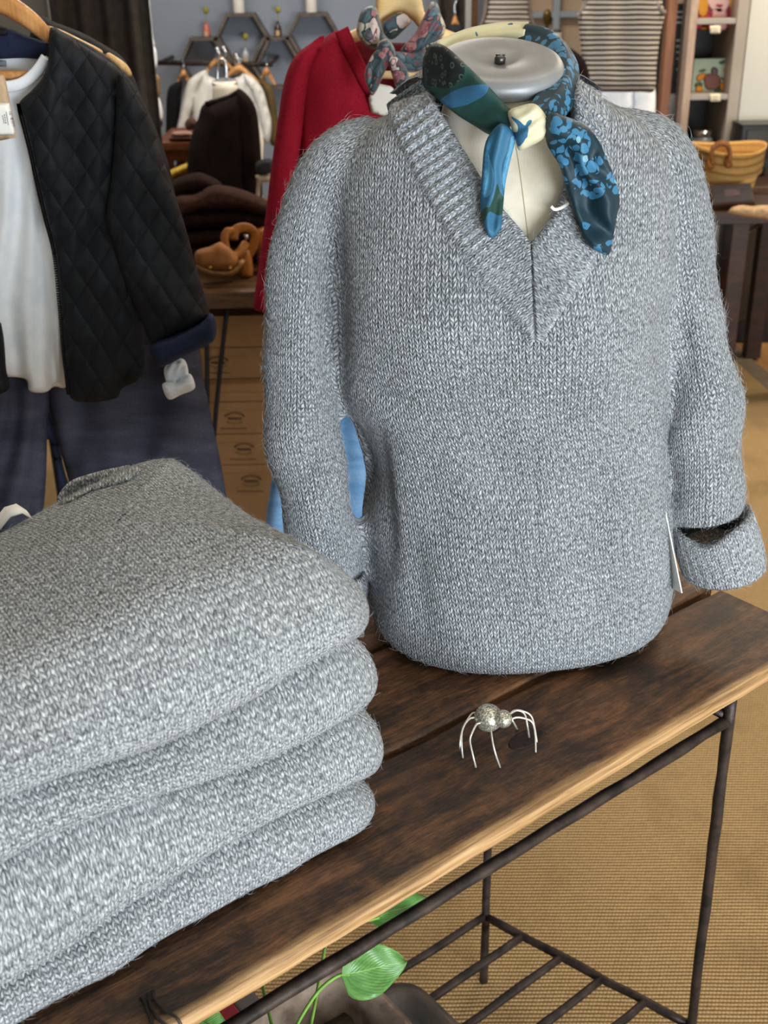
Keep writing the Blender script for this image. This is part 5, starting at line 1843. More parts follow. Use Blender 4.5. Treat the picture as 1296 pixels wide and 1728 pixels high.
for (x, z_, c1, c2, lb) in ((350, zB, 'a34a44', 'c06a5c', 'pink bottle vase with a yellow sprig on the hexagon shelf'), (470, zC, '26201e', '3a302b', 'dark bottle vase with a yellow sprig on the hexagon shelf'), (413, zAi, '9aa0a6', 'b8bec4', 'clear glass vase with a yellow sprig inside the upper hexagon')):
    v_ = empty('bottle_vase', (at(x, 70, 6.03)[0], 6.03, z_), lb, 'vase', 'bottle vases on the hexagon shelves')
    b0 = (at(x, 70, 6.03)[0], 6.03, z_ + 0.0005)
    bot = part('bottle', lathe('bottle', [(0, 0), (0.017, 0), (0.018, 0.02), (0.018, 0.035), (0.013, 0.048), (0.007, 0.055), (0.007, 0.066), (0.0085, 0.068), (0, 0.068)], 20, b0), plain('vase_glaze', c1, c2, rough=0.25, scale=20, spec=0.5), v_)
    part('label', mesh('label', [np.array(b0) + d_ for d_ in ([-0.009, -0.0192, 0.004], [0.009, -0.0192, 0.004], [0.009, -0.0192, 0.028], [-0.009, -0.0192, 0.028], [-0.009, -0.0175, 0.004], [0.009, -0.0175, 0.004], [0.009, -0.0175, 0.028], [-0.009, -0.0175, 0.028])], [(0, 1, 2, 3), (7, 6, 5, 4), (0, 4, 5, 1), (1, 5, 6, 2), (2, 6, 7, 3), (3, 7, 4, 0)]), plain('vase_label', 'b79a78', rough=0.8), bot, smooth=False)
    stm = part('stem', tube('stem', [np.array(b0) + [0, 0, 0.06], np.array(b0) + [0.003, 0, 0.085], np.array(b0) + [0.005, 0, 0.105]], 0.0014, 6, 3), LEAFY, v_)
    part('bloom', blob_me('bloom', np.array(b0) + [0.005, 0, 0.118], 0.016, (0.9, 0.8, 1), 2), LEAFY, stm)
for (x, z_, lb) in ((404, zA, 'white cylinder birdhouse on the left upper hexagon shelf'), (526, zD, 'white cylinder birdhouse on the right upper hexagon shelf')):
    b0 = np.array((at(x, 27, 6.02)[0], 6.02, z_ + 0.0005))
    bh = empty('birdhouse', b0, lb, 'birdhouse', 'white birdhouses on the hexagon shelves')
    bdy = part('body', lathe('body', [(0, 0), (0.026, 0), (0.027, 0.004), (0.027, 0.12), (0.024, 0.13), (0, 0.15)], 28, b0), plain('white_glaze', 'cfcac0', 'dad6cd', rough=0.5, scale=9), bh)
    part('hole', lathe('hole', [(0, 0.003), (0.0105, 0.003), (0.012, 0.0), (0.012, -0.006), (0, -0.006)], 20, b0 + [0, -0.0265, 0.074], Matrix.Rotation(math.pi / 2, 4, 'X')), M_BLACK, bdy, label='round black entrance hole')

# curtain, jewellery strip
def curtain(name, xa, xb, Yc_, zlo, zhi, mat, lab, wl=0.075, amp=0.028):
    xa_, xb_ = at(xa, 120, Yc_)[0], at(xb, 120, Yc_)[0]
    n = max(24, int((xb_ - xa_) / wl * 10))
    V_, F_ = [], []
    zz = np.linspace(zlo, zhi, 9)
    for s_ in (0, 0.006):
        for z in zz:
            for i in range(n + 1):
                x = xa_ + (xb_ - xa_) * i / n
                y = Yc_ + s_ + amp * math.sin(x / wl * 2 * math.pi + 1.4 * nz(x * 5, z * 0.5)) * (0.7 + 0.3 * (z - zlo) / (zhi - zlo)) + 0.012 * nz(x * 14, z)
                V_.append((x, y, z))
    N_ = n + 1
    for s_ in (0, 1):
        o_ = s_ * 9 * N_
        for j in range(8):
            for i in range(n):
                q = (o_ + j * N_ + i, o_ + j * N_ + i + 1, o_ + (j + 1) * N_ + i + 1, o_ + (j + 1) * N_ + i)
                F_.append(q if s_ == 0 else q[::-1])
    for i in range(n):
        F_.append((8 * N_ + i, 8 * N_ + i + 1, 17 * N_ + i + 1, 17 * N_ + i))
        F_.append((i + 1, i, 9 * N_ + i, 9 * N_ + i + 1))
    for j in range(8):
        F_.append((j * N_, (j + 1) * N_, 9 * N_ + (j + 1) * N_, 9 * N_ + j * N_))
        F_.append((j * N_ + n, 9 * N_ + j * N_ + n, 9 * N_ + (j + 1) * N_ + n, (j + 1) * N_ + n))
    o = tag(link(name, mesh(name, V_, F_), mat), lab, 'curtain')
    return o


CUR = plain('charcoal_brown_curtain', '3a3532', '47413c', rough=0.95, scale=30, bump=0.2, bscale=300)
curtain('curtain', 94, 262, 3.95, 0.01, 2.88, CUR, 'charcoal brown floor-length curtain behind the quilted jacket')
curtain('curtain', 738, 786, 5.75, 0.01, 2.88, CUR, 'charcoal brown curtain behind the floral scarf')
panel = empty('room_divider', at(40, 300, 4.6), 'plain grey fitting-room divider left of the curtain', 'divider')
slab('board', (at(-60, 60, 4.6)[0], 4.6, 0.001), (at(98, 60, 4.6)[0], 4.63, 2.6), plain('warm_grey_paint', '6a6863', '74726c', rough=0.8, scale=2), panel)
slab('trim', (at(88, 60, 4.6)[0], 4.585, 0.001), (at(99, 60, 4.6)[0], 4.60, 2.6), plain('pale_grey_trim', '8d8c88', rough=0.7), panel)
jw = empty('jewellery_strip', at(255, 330, 4.9), 'hanging strip of white tassels and charms beside the curtain', 'jewellery')
for (ol, m_, nm) in (([(246, 0), (252, 0), (254, 20), (258, 60), (261, 78), (246, 78), (247, 40), (245, 20)], M_WHITE, 'tassel'), ([(246, 80), (262, 80), (265, 112), (252, 114)], M_WHITE, 'tassel'), ([(244, 4), (250, 2), (252, 16), (246, 26), (243, 18)], M_CHROME, 'charm'), ([(244, 36), (249, 34), (250, 54), (246, 52)], TAN2, 'charm'), ([(254, 130), (268, 128), (270, 160), (256, 164)], plain('straw_charm', '7a6242', '8f7450', rough=0.9), 'charm'), ([(256, 166), (268, 164), (275, 190), (272, 204), (258, 200)], M_WHITE, 'tassel'), ([(262, 204), (270, 200), (275, 208), (271, 216), (263, 216)], M_BLACK, 'charm')):
    soft(nm, ol, 4.9, 0.012, m_, jw, 5, 4)
part('cord', tube('cord', [at(250, -60, 4.92), at(251, 20, 4.92), at(256, 80, 4.92), at(262, 130, 4.92), at(268, 216, 4.92)], 0.004, 6, 4), M_IRON, jw)

# ================================================================== right-hand background
def stripes(name, period, dark, light, duty=0.45):
    M = Mat(name, 0.9, 0, 0.15)
    sp = M.n('ShaderNodeSeparateXYZ')
    M.put(sp.inputs[0], M.coord('UV'))
    v = M.math('ADD', sp.outputs[1], M.math('MULTIPLY', M.noise(M.coord('UV'), 10, 1), 0.006))
    f = M.math('LESS_THAN', M.math('FRACT', M.math('DIVIDE', v, period)), duty)
    M.color(M.mix(f, lin(light), lin(dark)))
    M.bump(M.noise(M.coord('UV'), 500, 2), 0.3, 0.001)
    return M.m


def binding(root, px, Y, r, mat):
    C = catmull(px, 10)
    return part('binding', tube('binding', [at(x, y, Y) for x, y in C], r, 8, 1), mat, root)


Yt = 4.5
t1 = empty('striped_tank', at(1050, 155, Yt), 'black and cream striped ribbed tank top beside the wooden post', 'top', 'striped tank tops')
S1 = stripes('tank_stripes', 7.35 * mppx(Yt), '2b2623', 'b5ab9f')
soft('front', [(986, -20), (984, 8), (976, 22), (978, 60), (983, 110), (986, 152), (1030, 155), (1080, 155), (1104, 153), (1108, 110), (1114, 60), (1122, 24), (1118, 8), (1112, -20), (1050, -36)], Yt, 0.035, S1, t1, 20, 6, folds(0.05, 60, 0.008, 2))
for px in ([(1000, -40), (990, 0), (983, 16), (975, 26)], [(1100, -40), (1106, 0), (1114, 16), (1123, 22)]):
    binding(t1, px, Yt - 0.02, 0.008, plain('tank_binding', '6f675e', '8b8277', rough=0.9, scale=80))
Yt2 = 5.1
t2 = empty('striped_tank', at(855, 60, Yt2), 'black and cream striped tank top above the neck cap of the torso form', 'top', 'striped tank tops')
S2 = stripes('tank_stripes_far', 7.0 * mppx(Yt2), '2f2a26', 'aaa196')
soft('front', [(818, -40), (822, 0), (818, 28), (810, 56), (812, 100), (820, 160), (900, 160), (906, 100), (904, 58), (897, 30), (894, 0), (894, -40), (856, -50)], Yt2, 0.035, S2, t2, 18, 6, folds(0.05, 50, 0.006, 6))
binding(t2, [(893, -40), (893, 5), (897, 32), (906, 56)], Yt2 - 0.015, 0.008, plain('tank_binding_far', '5f574f', '7a7167', rough=0.9, scale=80))
binding(t2, [(818, -40), (820, 5), (816, 32), (808, 56)], Yt2 - 0.015, 0.008, plain('tank_binding_far_left', '5f574f', '7a7167', rough=0.9, scale=80))
wp = empty('white_trousers', at(1060, 300, 4.6), 'white trousers hanging below the striped tank top', 'trousers')
soft('leg', [(1010, 140), (1066, 140), (1068, 240), (1062, 420), (1012, 420)], 4.62, 0.03, M_WHITE, wp, 12, 9)
soft('leg', [(1070, 140), (1104, 140), (1104, 240), (1100, 420), (1068, 420)], 4.62, 0.03, M_WHITE, wp, 12, 9)
rk = empty('garment_rack', at(1000, -70, 4.8), 'dark rack above the frame holding the striped tanks', 'clothes rail')
zr_ = at(1000, -60, 4.8)[2]
part('bar', tube('bar', [(at(800, -60, 5.2)[0], 5.2, zr_), (at(1125, -60, 4.6)[0], 4.55, zr_)], 0.012, 10, 1), M_IRON, rk)
for p in ((at(805, -60, 5.2)[0], 5.19), (at(1122, -60, 4.6)[0], 4.56)):
    part('drop_rod', tube('drop_rod', [(p[0], p[1], zr_), (p[0], p[1], ZC)], 0.008, 8, 1), M_IRON, rk)

# second form with finial, behind
f2 = empty('torso_form', at(925, 250, 5.4), 'cream torso form with chrome cap and brass finial beside the striped tank', 'mannequin')
c2_ = at(926, 62, 5.4)
part('neck', lathe('neck', [(0, -0.32), (0.13, -0.32), (0.12, -0.14), (0.07, -0.05), (0.055, -0.02), (0.055, 0.02), (0, 0.02)], 28, c2_), M_LINEN, f2)
part('neck_cap', lathe('neck_cap', [(0, 0.032), (0.03, 0.032), (0.052, 0.028), (0.056, 0.020), (0.05, 0.016), (0, 0.016)], 28, c2_), M_CHROME, f2)
part('finial', lathe('finial', [(0, 0.03), (0.010, 0.03), (0.008, 0.042), (0.014, 0.055), (0.019, 0.078), (0.017, 0.098), (0.008, 0.108), (0, 0.11)], 20, c2_ + [-0.01, 0, 0]), plain('aged_brass', '4e3f1c', '6d5a2b', rough=0.4, metal=0.7, scale=60), f2, label='aged brass finial')
solo('brown_cardigan', [(948, 76), (968, 84), (984, 98), (992, 116), (996, 150), (990, 249), (930, 249), (930, 130), (938, 96)], 4.3, 0.05, DB, 'dark brown cardigan behind the right shoulder of the grey sweater', 'cardigan', None, 16, 7)
pl_ = empty('display_plinth', at(930, 400, 5.4), 'dark wooden plinth carrying the form with brass finial', 'plinth')
slab('block', (at(870, 300, 5.4)[0], 4.2, 0.001), (at(1000, 300, 5.4)[0], 5.65, c2_[2] - 0.33), BRW, pl_)

# paned door in the back wall
dz0, dz1 = 0.001, 2.15
dxa, dxb = at(884, 60, 6.05)[0], at(1012, 60, 6.05)[0]
fr_m = plain('pale_blue_grey_frame', '9aa2aa', 'a8b0b7', rough=0.6, scale=3)
door = structure(tag(link('door_1', joined('door_1', [box_me('a', (dxa - 0.06, 6.0, dz0), (dxa, Y1, dz1)), box_me('a', (dxb, 6.0, dz0), (dxb + 0.06, Y1, dz1)), box_me('a', (dxa - 0.06, 6.0, dz1), (dxb + 0.06, Y1, dz1 + 0.06))]), fr_m, smooth=False), 'pale framed door with tan panes behind the striped tanks', None))
xm = at(936, 60, 6.05)[0]
zm = [at(940, 24, 6.05)[2], at(940, 24, 6.05)[2] + 0.42, at(940, 24, 6.05)[2] - 0.42, at(940, 24, 6.05)[2] - 0.84]
for z in zm:
    o = link('muntin', box_me('muntin', (dxa, 6.02, z - 0.014), (dxb, 6.06, z + 0.014), 0.003), fr_m, door, smooth=False)
o = link('muntin', box_me('muntin', (xm - 0.016, 6.015, dz0 + 0.02), (xm + 0.016, 6.055, dz1), 0.003), fr_m, door, smooth=False)
pane_m = plain('tan_blind', 'b89c80', 'c4aa8f', rough=0.7, scale=3)
zz = [dz0] + sorted(zm) + [dz1]
for z0_, z1_ in zip(zz[:-1], zz[1:]):
    for xa_, xb_ in ((dxa, xm), (xm, dxb)):
        link('pane', box_me('pane', (xa_ + 0.006, 6.062, z0_ + 0.006), (xb_ - 0.006, 6.07, z1_ - 0.006)), pane_m, door, smooth=False)
tr1 = structure(tag(link('trim_1', box_me('trim_1', (at(786, 20, 5.6)[0], 5.6, 0.001), (at(796, 20, 5.6)[0], 5.66, 2.88), 0.004), plain('white_post_paint', 'a9aaaa', rough=0.7), smooth=False), 'slim white post behind the floral scarf', None))
tr2 = structure(tag(link('trim_2', box_me('trim_2', (at(797, 20, 5.6)[0], 5.6, 0.001), (at(806, 20, 5.6)[0], 5.68, 2.88), 0.004), BRW, smooth=False), 'slim brown post beside the white post', None))
hb = empty('clothes_hanger', at(769, 60, 5.3), 'small amber hanger with dark garment behind the floral scarf', 'hanger')
soft('arm', [(762, 38), (768, 24), (774, 38), (778, 46), (768, 42), (760, 46)], 5.5, 0.012, M_HANGER, hb, 4, 3)
part('hook', tube('hook', [at(768, 26, 5.5), at(767, 8, 5.5), at(771, 0, 5.5), at(768, -8, 5.5)], 0.004, 6, 4), M_CHROME, hb)
solo('dark_garment', [(756, 46), (768, 42), (782, 48), (786, 110), (756, 112)], 5.5, 0.03, plain('charcoal_jersey', '1e2026', '282a32', rough=0.9), 'charcoal garment on the small amber hanger', 'garment', None, 8, 5)

# wooden post, chalkboard and shelf with paintings
POST = wood('orange_brown_post', '6b452c', '80543a', '96694a', (10, 10, 1.2), 3, 0.55)
Ys = 4.9
tag(link('wooden_post', box_me('wooden_post', (at(1124, 60, 4.75)[0], 4.75, 0.001), (at(1140, 60, 4.75)[0], 4.81, 2.88), 0.005), POST, smooth=False), 'tall orange-brown wooden post right of the striped tank', 'post')
tag(link('gap_filler', box_me('gap_filler', (at(1100, 60, 4.95)[0], 4.95, 0.001), (at(1136, 60, 4.95)[0], 4.98, 2.7), 0.003), plain('gap_shade_black', '14110e', '1d1813', rough=0.7, scale=10), smooth=False), 'dark painted-shade screen between striped tank and wooden post', 'filler')  # near-black sheet stands in for the shade in this gap
cb = empty('chalkboard_sign', at(1150, 165, 5.0), 'slim black chalkboard sign with white lettering beside the wooden post', 'sign')
xa_, xb_ = at(1138, 80, 5.02)[0], at(1160, 80, 5.02)[0]
slab('board', (xa_, 5.02, at(1150, 158, 5.02)[2]), (xb_ + 0.01, 5.035, at(1150, 6, 5.02)[2]), plain('chalkboard', '232426', '2c2d2f', rough=0.8, scale=8), cb, 0.002)
chalk = plain('chalk', 'b9b9b4', rough=0.9)
rs = np.random.default_rng(5)
lines = [(20, 3.0, 4), (29, 4.5, 3), (38, 3.0, 5), (68, 4.0, 4), (78, 5.0, 3), (88, 3.0, 5), (99, 4.0, 3), (117, 5.0, 2), (134, 3.5, 4)]
strokes = []
for (yy, hgt, n_) in lines:
    for k in range(n_):
        x0_ = 1142 + k * 14.0 / n_
        x1_ = x0_ + 14.0 / n_ * 0.72
        for q in range(3):
            xs_ = x0_ + (x1_ - x0_) * q / 2
            a_, b_ = at(xs_, yy - hgt / 2 * (0.6 + 0.4 * rs.random()), 5.018), at(xs_ + rs.normal(0, 0.5), yy + hgt / 2, 5.018)
            strokes.append(tube('s', [a_, b_], 0.0011, 5, 1))
        strokes.append(tube('s', [at(x0_, yy, 5.018), at(x1_, yy - 1 + 2 * rs.random(), 5.018)], 0.0011, 5, 1))
part('lettering', joined('lettering', strokes), chalk, cb, label='rows of white chalk lettering')
slab('lower_panel', (xa_, 5.02, 0.01), (xb_ + 0.01, 5.05, at(1150, 160, 5.02)[2]), plain('pale_grey_board', '9b9a95', 'a7a6a0', rough=0.7, scale=5), cb, 0.002, label='pale grey lower panel')

bk = empty('display_shelf', (1.5, 5.0, 0), 'pale wooden shelf unit with dark back holding two paintings', 'shelf')
PINK = wood('pale_shelf_wood', 'a28a78', 'b39a87', 'c2ab98', (10, 10, 1.5), 3, 0.6)
sxa, sxb = at(1158, 100, Ys)[0], at(1262, 40, Ys)[0]
slab('upright', (sxa, Ys, 0.001), (sxa + 0.03, Ys + 0.34, 2.3), PINK, bk)
slab('upright', (sxb - 0.045, Ys, 0.001), (sxb, Ys + 0.34, 2.3), plain('pale_upright_paint', 'a3988b', 'b0a598', rough=0.6, scale=4), bk)
slab('back', (sxa + 0.03, Ys + 0.31, 0.001), (sxb - 0.045, Ys + 0.34, 2.3), plain('dark_back_panel', '2c2a28', '373533', rough=0.6, scale=3), bk)
zsh = [at(1205, 35, Ys)[2], at(1205, 163, Ys)[2]]
for z in zsh + [zsh[0] + 0.42, zsh[1] - 0.36]:
    slab('shelf_board', (sxa + 0.03, Ys + 0.005, z - 0.013), (sxb - 0.045, Ys + 0.31, z + 0.008), plain('shelf_paint', 'a19a90', 'ada69b', rough=0.6, scale=4), bk)


def flat_shape(name, px, Y, mat, root, t=0.0008, curve=True):
    return soft(name, px, Y, t, mat, root, 1.5, 3.0, None, None, curve)


pm = {}
def pc(c):
    if c not in pm:
        pm[c] = plain('paint_' + c, c, rough=0.6)
    return pm[c]


p1 = empty('painting', at(1208, 32, Ys + 0.1), 'red and yellow painting of a woman on the upper shelf', 'painting')
slab('canvas', (at(1169, 0, Ys + 0.1)[0], Ys + 0.1, zsh[0] + 0.0085), (at(1251, 0, Ys + 0.1)[0], Ys + 0.12, zsh[0] + 0.32), pc('8e1f3c'), p1, 0.002)
Yp = Ys + 0.098
for px, c in (([(1176, -40), (1196, -40), (1194, 22), (1178, 22)], 'c98a24'), ([(1230, -40), (1246, -40), (1248, 16), (1232, 14)], 'd9a52e'), ([(1190, -40), (1234, -40), (1234, -2), (1228, 14), (1214, 24), (1200, 15), (1191, -2)], 'd9b0a8'), ([(1203, 14), (1224, 14), (1226, 48), (1204, 48)], 'cf9a94'), ([(1172, 34), (1198, 24), (1206, 48), (1172, 48)], 'b02a3a'), ([(1226, 26), (1248, 18), (1249, 48), (1228, 48)], 'a8243a'), ([(1181, 40), (1192, 38), (1194, 49), (1182, 49)], 'd49a30'), ([(1228, 32), (1240, 30), (1242, 43), (1230, 45)], '9fb27a'), ([(1170, 36), (1180, 36), (1178, 48), (1170, 48)], '2a1a1c')):
    flat_shape('painted_shape', px, Yp, pc(c), p1)
for px, c in (([(1207, 9), (1211, 7), (1214, 8), (1217, 7), (1221, 9), (1214, 13)], '96202c'), ([(1203, 30), (1214, 33), (1225, 30), (1225, 32), (1214, 35), (1203, 32)], '2b3a36')):
    flat_shape('painted_shape', px, Yp - 0.002, pc(c), p1)
p2 = empty('painting', at(1205, 158, Ys + 0.1), 'pale green painting of orange pears on the middle shelf', 'painting')
slab('canvas', (at(1169, 130, Ys + 0.1)[0], Ys + 0.1, zsh[1] + 0.0085), (at(1239, 130, Ys + 0.1)[0], Ys + 0.12, at(1200, 99, Ys + 0.1)[2]), pc('9aa690'), p2, 0.002)
for px, c in (([(1188, 128), (1200, 124), (1214, 128), (1216, 146), (1202, 152), (1190, 148)], '6d4238'), ([(1200, 116), (1206, 113), (1212, 118), (1210, 127), (1202, 128)], '56474a'), ([(1178, 120), (1188, 116), (1192, 119), (1184, 122)], '3c5230'), ([(1172, 142), (1182, 138), (1186, 144), (1176, 150)], '41552f'), ([(1214, 104), (1224, 101), (1222, 108), (1214, 108)], '3f5a3c'), ([(1216, 130), (1228, 134), (1222, 138)], '2f4426'), ([(1206, 150), (1216, 148), (1214, 157), (1206, 156)], '35492a')):
    flat_shape('painted_leaf', px, Yp, pc(c), p2)
for px in ([(1175, 131), (1180, 125), (1189, 123), (1191, 129), (1185, 135), (1177, 137)], [(1173, 150), (1178, 145), (1186, 147), (1186, 154), (1178, 157)], [(1226, 104), (1232, 104), (1236, 114), (1234, 123), (1226, 125), (1221, 120), (1224, 112)], [(1216, 139), (1222, 140), (1230, 144), (1230, 152), (1222, 156), (1215, 150)]):
    flat_shape('painted_pear', px, Yp - 0.0025, pc('c07c22'), p2, 0.0014)
for (x, y, lb) in ((1207, 50, 'cream price card below the painting of a woman'), (1207, 165, 'cream price card below the painting of pears')):
    k_ = empty('price_card', at(x, y + 8, Ys), lb, 'price card', 'price cards on the shelf edge')
    flat_shape('card', [(x - 9, y - 7), (x + 9, y - 7), (x + 9, y + 7), (x - 9, y + 7)], Ys - 0.004, plain('cream_card', 'e6d9bb', rough=0.7), k_, 0.001, False)
    for r_ in range(2):
        flat_shape('print', [(x - 5, y - 3 + 5 * r_), (x + 5, y - 3 + 5 * r_), (x + 5, y - 1.6 + 5 * r_), (x - 5, y - 1.6 + 5 * r_)], Ys - 0.0055, plain('card_print', '9a8d74', rough=0.8), k_, 0.0004, False)

# cream panelled wall beyond the shelf
wxa = sxb + 0.004
wb = structure(tag(link('wall_panel_right', box_me('wall_panel_right', (wxa, Ys + 0.02, 0.001), (X1, Ys + 0.08, ZC - 0.001)), white_wall_m, smooth=False), 'cream boarded wall right of the shelf unit', None))
for k in range(6):
    xa2 = wxa + 0.002 + k * 0.14
    link('board', box_me('board', (xa2, Ys + 0.008, 0.002), (xa2 + 0.134, Ys + 0.02, ZC - 0.002), 0.003), white_wall_m, wb, smooth=False)

# basket, box, sheepskin and bench
ZBN = at(1230, 352, 4.0)[2]
DKW = wood('dark_bench_wood', '22130c', '331d12', '4a2c1b', (2, 10, 10), 3, 0.45)
bn = empty('low_bench', at(1280, 450, 4.1), 'dark wooden trestle table under the straw basket', 'table')
bxa, bxb = at(1176, 352, 4.0)[0], at(1420, 352, 4.0)[0]
slab('top', (bxa, 3.93, ZBN - 0.04), (bxb, 4.62, ZBN), DKW, bn)
lx_ = at(1245, 400, 4.05)[0]
slab('leg', (lx_ - 0.03, 4.02, 0.0096), (lx_ + 0.03, 4.10, ZBN - 0.04), DKW, bn)
slab('leg', (bxb - 0.1, 4.02, 0.0096), (bxb - 0.04, 4.10, ZBN - 0.04), DKW, bn)
slab('leg', (bxa + 0.02, 4.50, 0.0096), (bxa + 0.07, 4.56, ZBN - 0.04), DKW, bn)
slab('leg', (bxb - 0.1, 4.50, 0.0096), (bxb - 0.04, 4.56, ZBN - 0.04), DKW, bn)
part('brace', tube('brace', [at(1282, 378, 4.05), at(1246, 405, 4.05)], 0.007, 8, 1), DKW, bn)


def straw():
    M = Mat('woven_straw', 0.8, 0, 0.2)
    sp = M.n('ShaderNodeSeparateXYZ')
    M.put(sp.inputs[0], M.coord('UV'))
    v = M.math('ADD', sp.outputs[1], M.math('MULTIPLY', M.noise(M.coord('UV'), 8, 2), 0.012))
    band = M.math('ABSOLUTE', M.math('SINE', M.math('MULTIPLY', v, math.pi / 0.028)))
    f = M.math('ADD', M.math('MULTIPLY', M.math('POWER', band, 0.4), 0.6), M.math('MULTIPLY', M.noise(M.coord('UV', (40, 160, 1)), 2, 3), 0.5))
    M.color(M.ramp(f, [(0.2, '6e4a1e'), (0.6, 'b98a48'), (0.95, 'd7ad6c')]))
    M.bump(f, 0.7, 0.005)
    return M.m


ST = straw()
bkx = at(1228, 300, 4.25)
bsk = empty('straw_basket', (bkx[0], 4.25, ZBN), 'woven straw market basket with tan leather handles', 'basket')
rings = []
hwt = (at(1290, 252, 4.25)[0] - at(1168, 252, 4.25)[0]) / 2
ztop = at(1230, 253, 4.25)[2]
aa = np.linspace(0, 2 * math.pi, 56, endpoint=False)
for t in np.linspace(0, 1, 14):
    w_ = hwt * (0.72 + 0.28 * t ** 0.8)
    dp = 0.10 + 0.05 * t
    zc_ = ZBN + 0.002 + (ztop - ZBN) * t
    rings.append(np.stack([bkx[0] + w_ * np.cos(aa), 4.28 + dp * np.sin(aa), zc_ + 0.02 * t * np.abs(np.cos(aa)) ** 2 + 0 * aa], 1))
for s_ in (0.985, 0.95):
    q = rings[13].copy()
    q[:, 0] = bkx[0] + (q[:, 0] - bkx[0]) * s_
    q[:, 1] = 4.28 + (q[:, 1] - 4.28) * s_
    if s_ < 0.97:
        q[:, 2] -= 0.09
    rings.append(q)
part('body', loft('body', rings, True), ST, bsk)
LEA = plain('tan_strap_leather', '6e3f18', '85501f', rough=0.5, scale=30)
part('handle', tube('handle', [at(x, y, 4.12) for x, y in ((1203, 276), (1201, 262), (1203, 252), (1210, 246), (1220, 243), (1229, 248), (1232, 260), (1230, 274))], 0.008, 8, 5), LEA, bsk)
part('handle', tube('handle', [at(x, y, 4.42) for x, y in ((1200, 262), (1204, 248), (1216, 240), (1228, 244), (1234, 256))], 0.008, 8, 5), LEA, bsk)
for x, y in ((1199, 280), (1230, 278)):
    part('leather_patch', puffed('leather_patch', [(x - 5, y - 8), (x + 4, y - 8), (x + 6, y + 2), (x + 2, y + 6), (x - 4, y + 6), (x - 6, y)], 4.125, 0.006, 3, 3), LEA, bsk)
solo('straw_pouch', [(1180, 250), (1182, 244), (1196, 243), (1202, 247), (1203, 258), (1200, 290), (1180, 290)], 4.46, 0.03, plain('tan_straw', 'a07438', 'b98c4a', rough=0.8, scale=30), 'small tan straw pouch behind the market basket', 'pouch', None, 8, 4)
jr = empty('glass_jar', at(1188, 240, 5.0), 'silver-lidded glass jar on the lower shelf board', 'jar')
jz = zsh[1] - 0.36 + 0.0085
jx_ = at(1186, 228, Ys + 0.08)[0]
jh = at(1186, 222, Ys + 0.08)[2] - jz
part('body', lathe('body', [(0, 0), (0.04, 0), (0.042, 0.01), (0.042, jh - 0.03), (0.036, jh - 0.02), (0, jh - 0.02)], 24, (jx_, Ys + 0.08, jz + 0.0005)), plain('grey_glass', '6e7070', '838585', rough=0.15, spec=0.6, scale=9), jr)
part('lid', lathe('lid', [(0, jh + 0.01), (0.036, jh + 0.008), (0.039, jh), (0.039, jh - 0.018), (0, jh - 0.018)], 24, (jx_, Ys + 0.08, jz + 0.0005)), M_CHROME, jr)
fb = empty('framed_slate', at(1236, 352, 4.0), 'dark printed slate in a thin frame leaning against the basket', 'sign')
q4 = [at(1196, 318, 4.10), at(1266, 314, 4.10), at(1273, 346, 3.97), at(1202, 351, 3.97)]
n_ = np.cross(q4[1] - q4[0], q4[3] - q4[0])
n_ /= np.linalg.norm(n_)
if n_ @ (EYE - q4[0]) < 0:
    n_ = -n_
def quad_slab(name, q, t, mat, root):
    V_ = list(q) + [p + n_ * t for p in q]
    return part(name, mesh(name, V_, [(3, 2, 1, 0), (4, 5, 6, 7), (0, 1, 5, 4), (1, 2, 6, 5), (2, 3, 7, 6), (3, 0, 4, 7)]), mat, root, smooth=False)
quad_slab('frame', q4, 0.012, DKW, fb)
cq = sum(q4) / 4
q5 = [cq + (p - cq) * 0.92 + n_ * 0.0125 for p in q4]
quad_slab('slate', q5, 0.002, plain('dark_slate', '17131a', '241c24', rough=0.5, scale=30), fb)
q6 = [cq + (p - cq) * np.array([0.35]) + n_ * 0.015 for p in q4]
quad_slab('print', q6, 0.0008, plain('slate_print', '3a2c30', '4a3336', rough=0.7, scale=60), fb)


def fleece(x, y, d):
    return 0.010 * nz(x * 0.25, y * 0.25) + 0.006 * nz(x * 0.6, y * 0.6, 3)


solo('sheepskin', [(1228, 358), (1238, 349), (1254, 346), (1270, 348), (1290, 346), (1330, 350), (1420, 360), (1420, 390), (1330, 378), (1290, 370), (1262, 366), (1240, 362)], 3.92, 0.06, plain('cream_fleece', 'a78763', 'c0a17c', rough=1.0, scale=90, bump=0.8, bscale=300), 'cream sheepskin lying over the edge of the trestle table', 'sheepskin', None, 9, 4, fleece)
tr = empty('wooden_crate', at(1300, 345, 4.3), 'brown wooden crate behind the sheepskin', 'crate')
xa_ = at(1267, 330, 4.28)[0]
for z0_, z1_ in ((at(1280, 349, 4.28)[2], at(1280, 333, 4.28)[2]), (at(1280, 332, 4.28)[2], at(1280, 316, 4.28)[2])):
    slab('slat', (xa_, 4.28, max(z0_, ZBN + 0.001)), (xa_ + 0.5, 4.30, z1_), BRW, tr)
slab('end_board', (xa_, 4.30, ZBN + 0.001), (xa_ + 0.015, 4.58, at(1280, 316, 4.28)[2]), BRW, tr)
cabz0, cabz1 = 0.001, at(1270, 206, 4.82)[2]
cab = empty('glass_cabinet', at(1270, 400, 4.8), 'black glass-fronted cabinet at the right edge', 'cabinet')
xa_ = at(1243, 230, 4.8)[0]
slab('carcass', (xa_, 4.74, cabz0), (xa_ + 0.55, 4.885, cabz1), plain('black_lacquer', '131211', '1b1918', rough=0.3, scale=5), cab, 0.006)
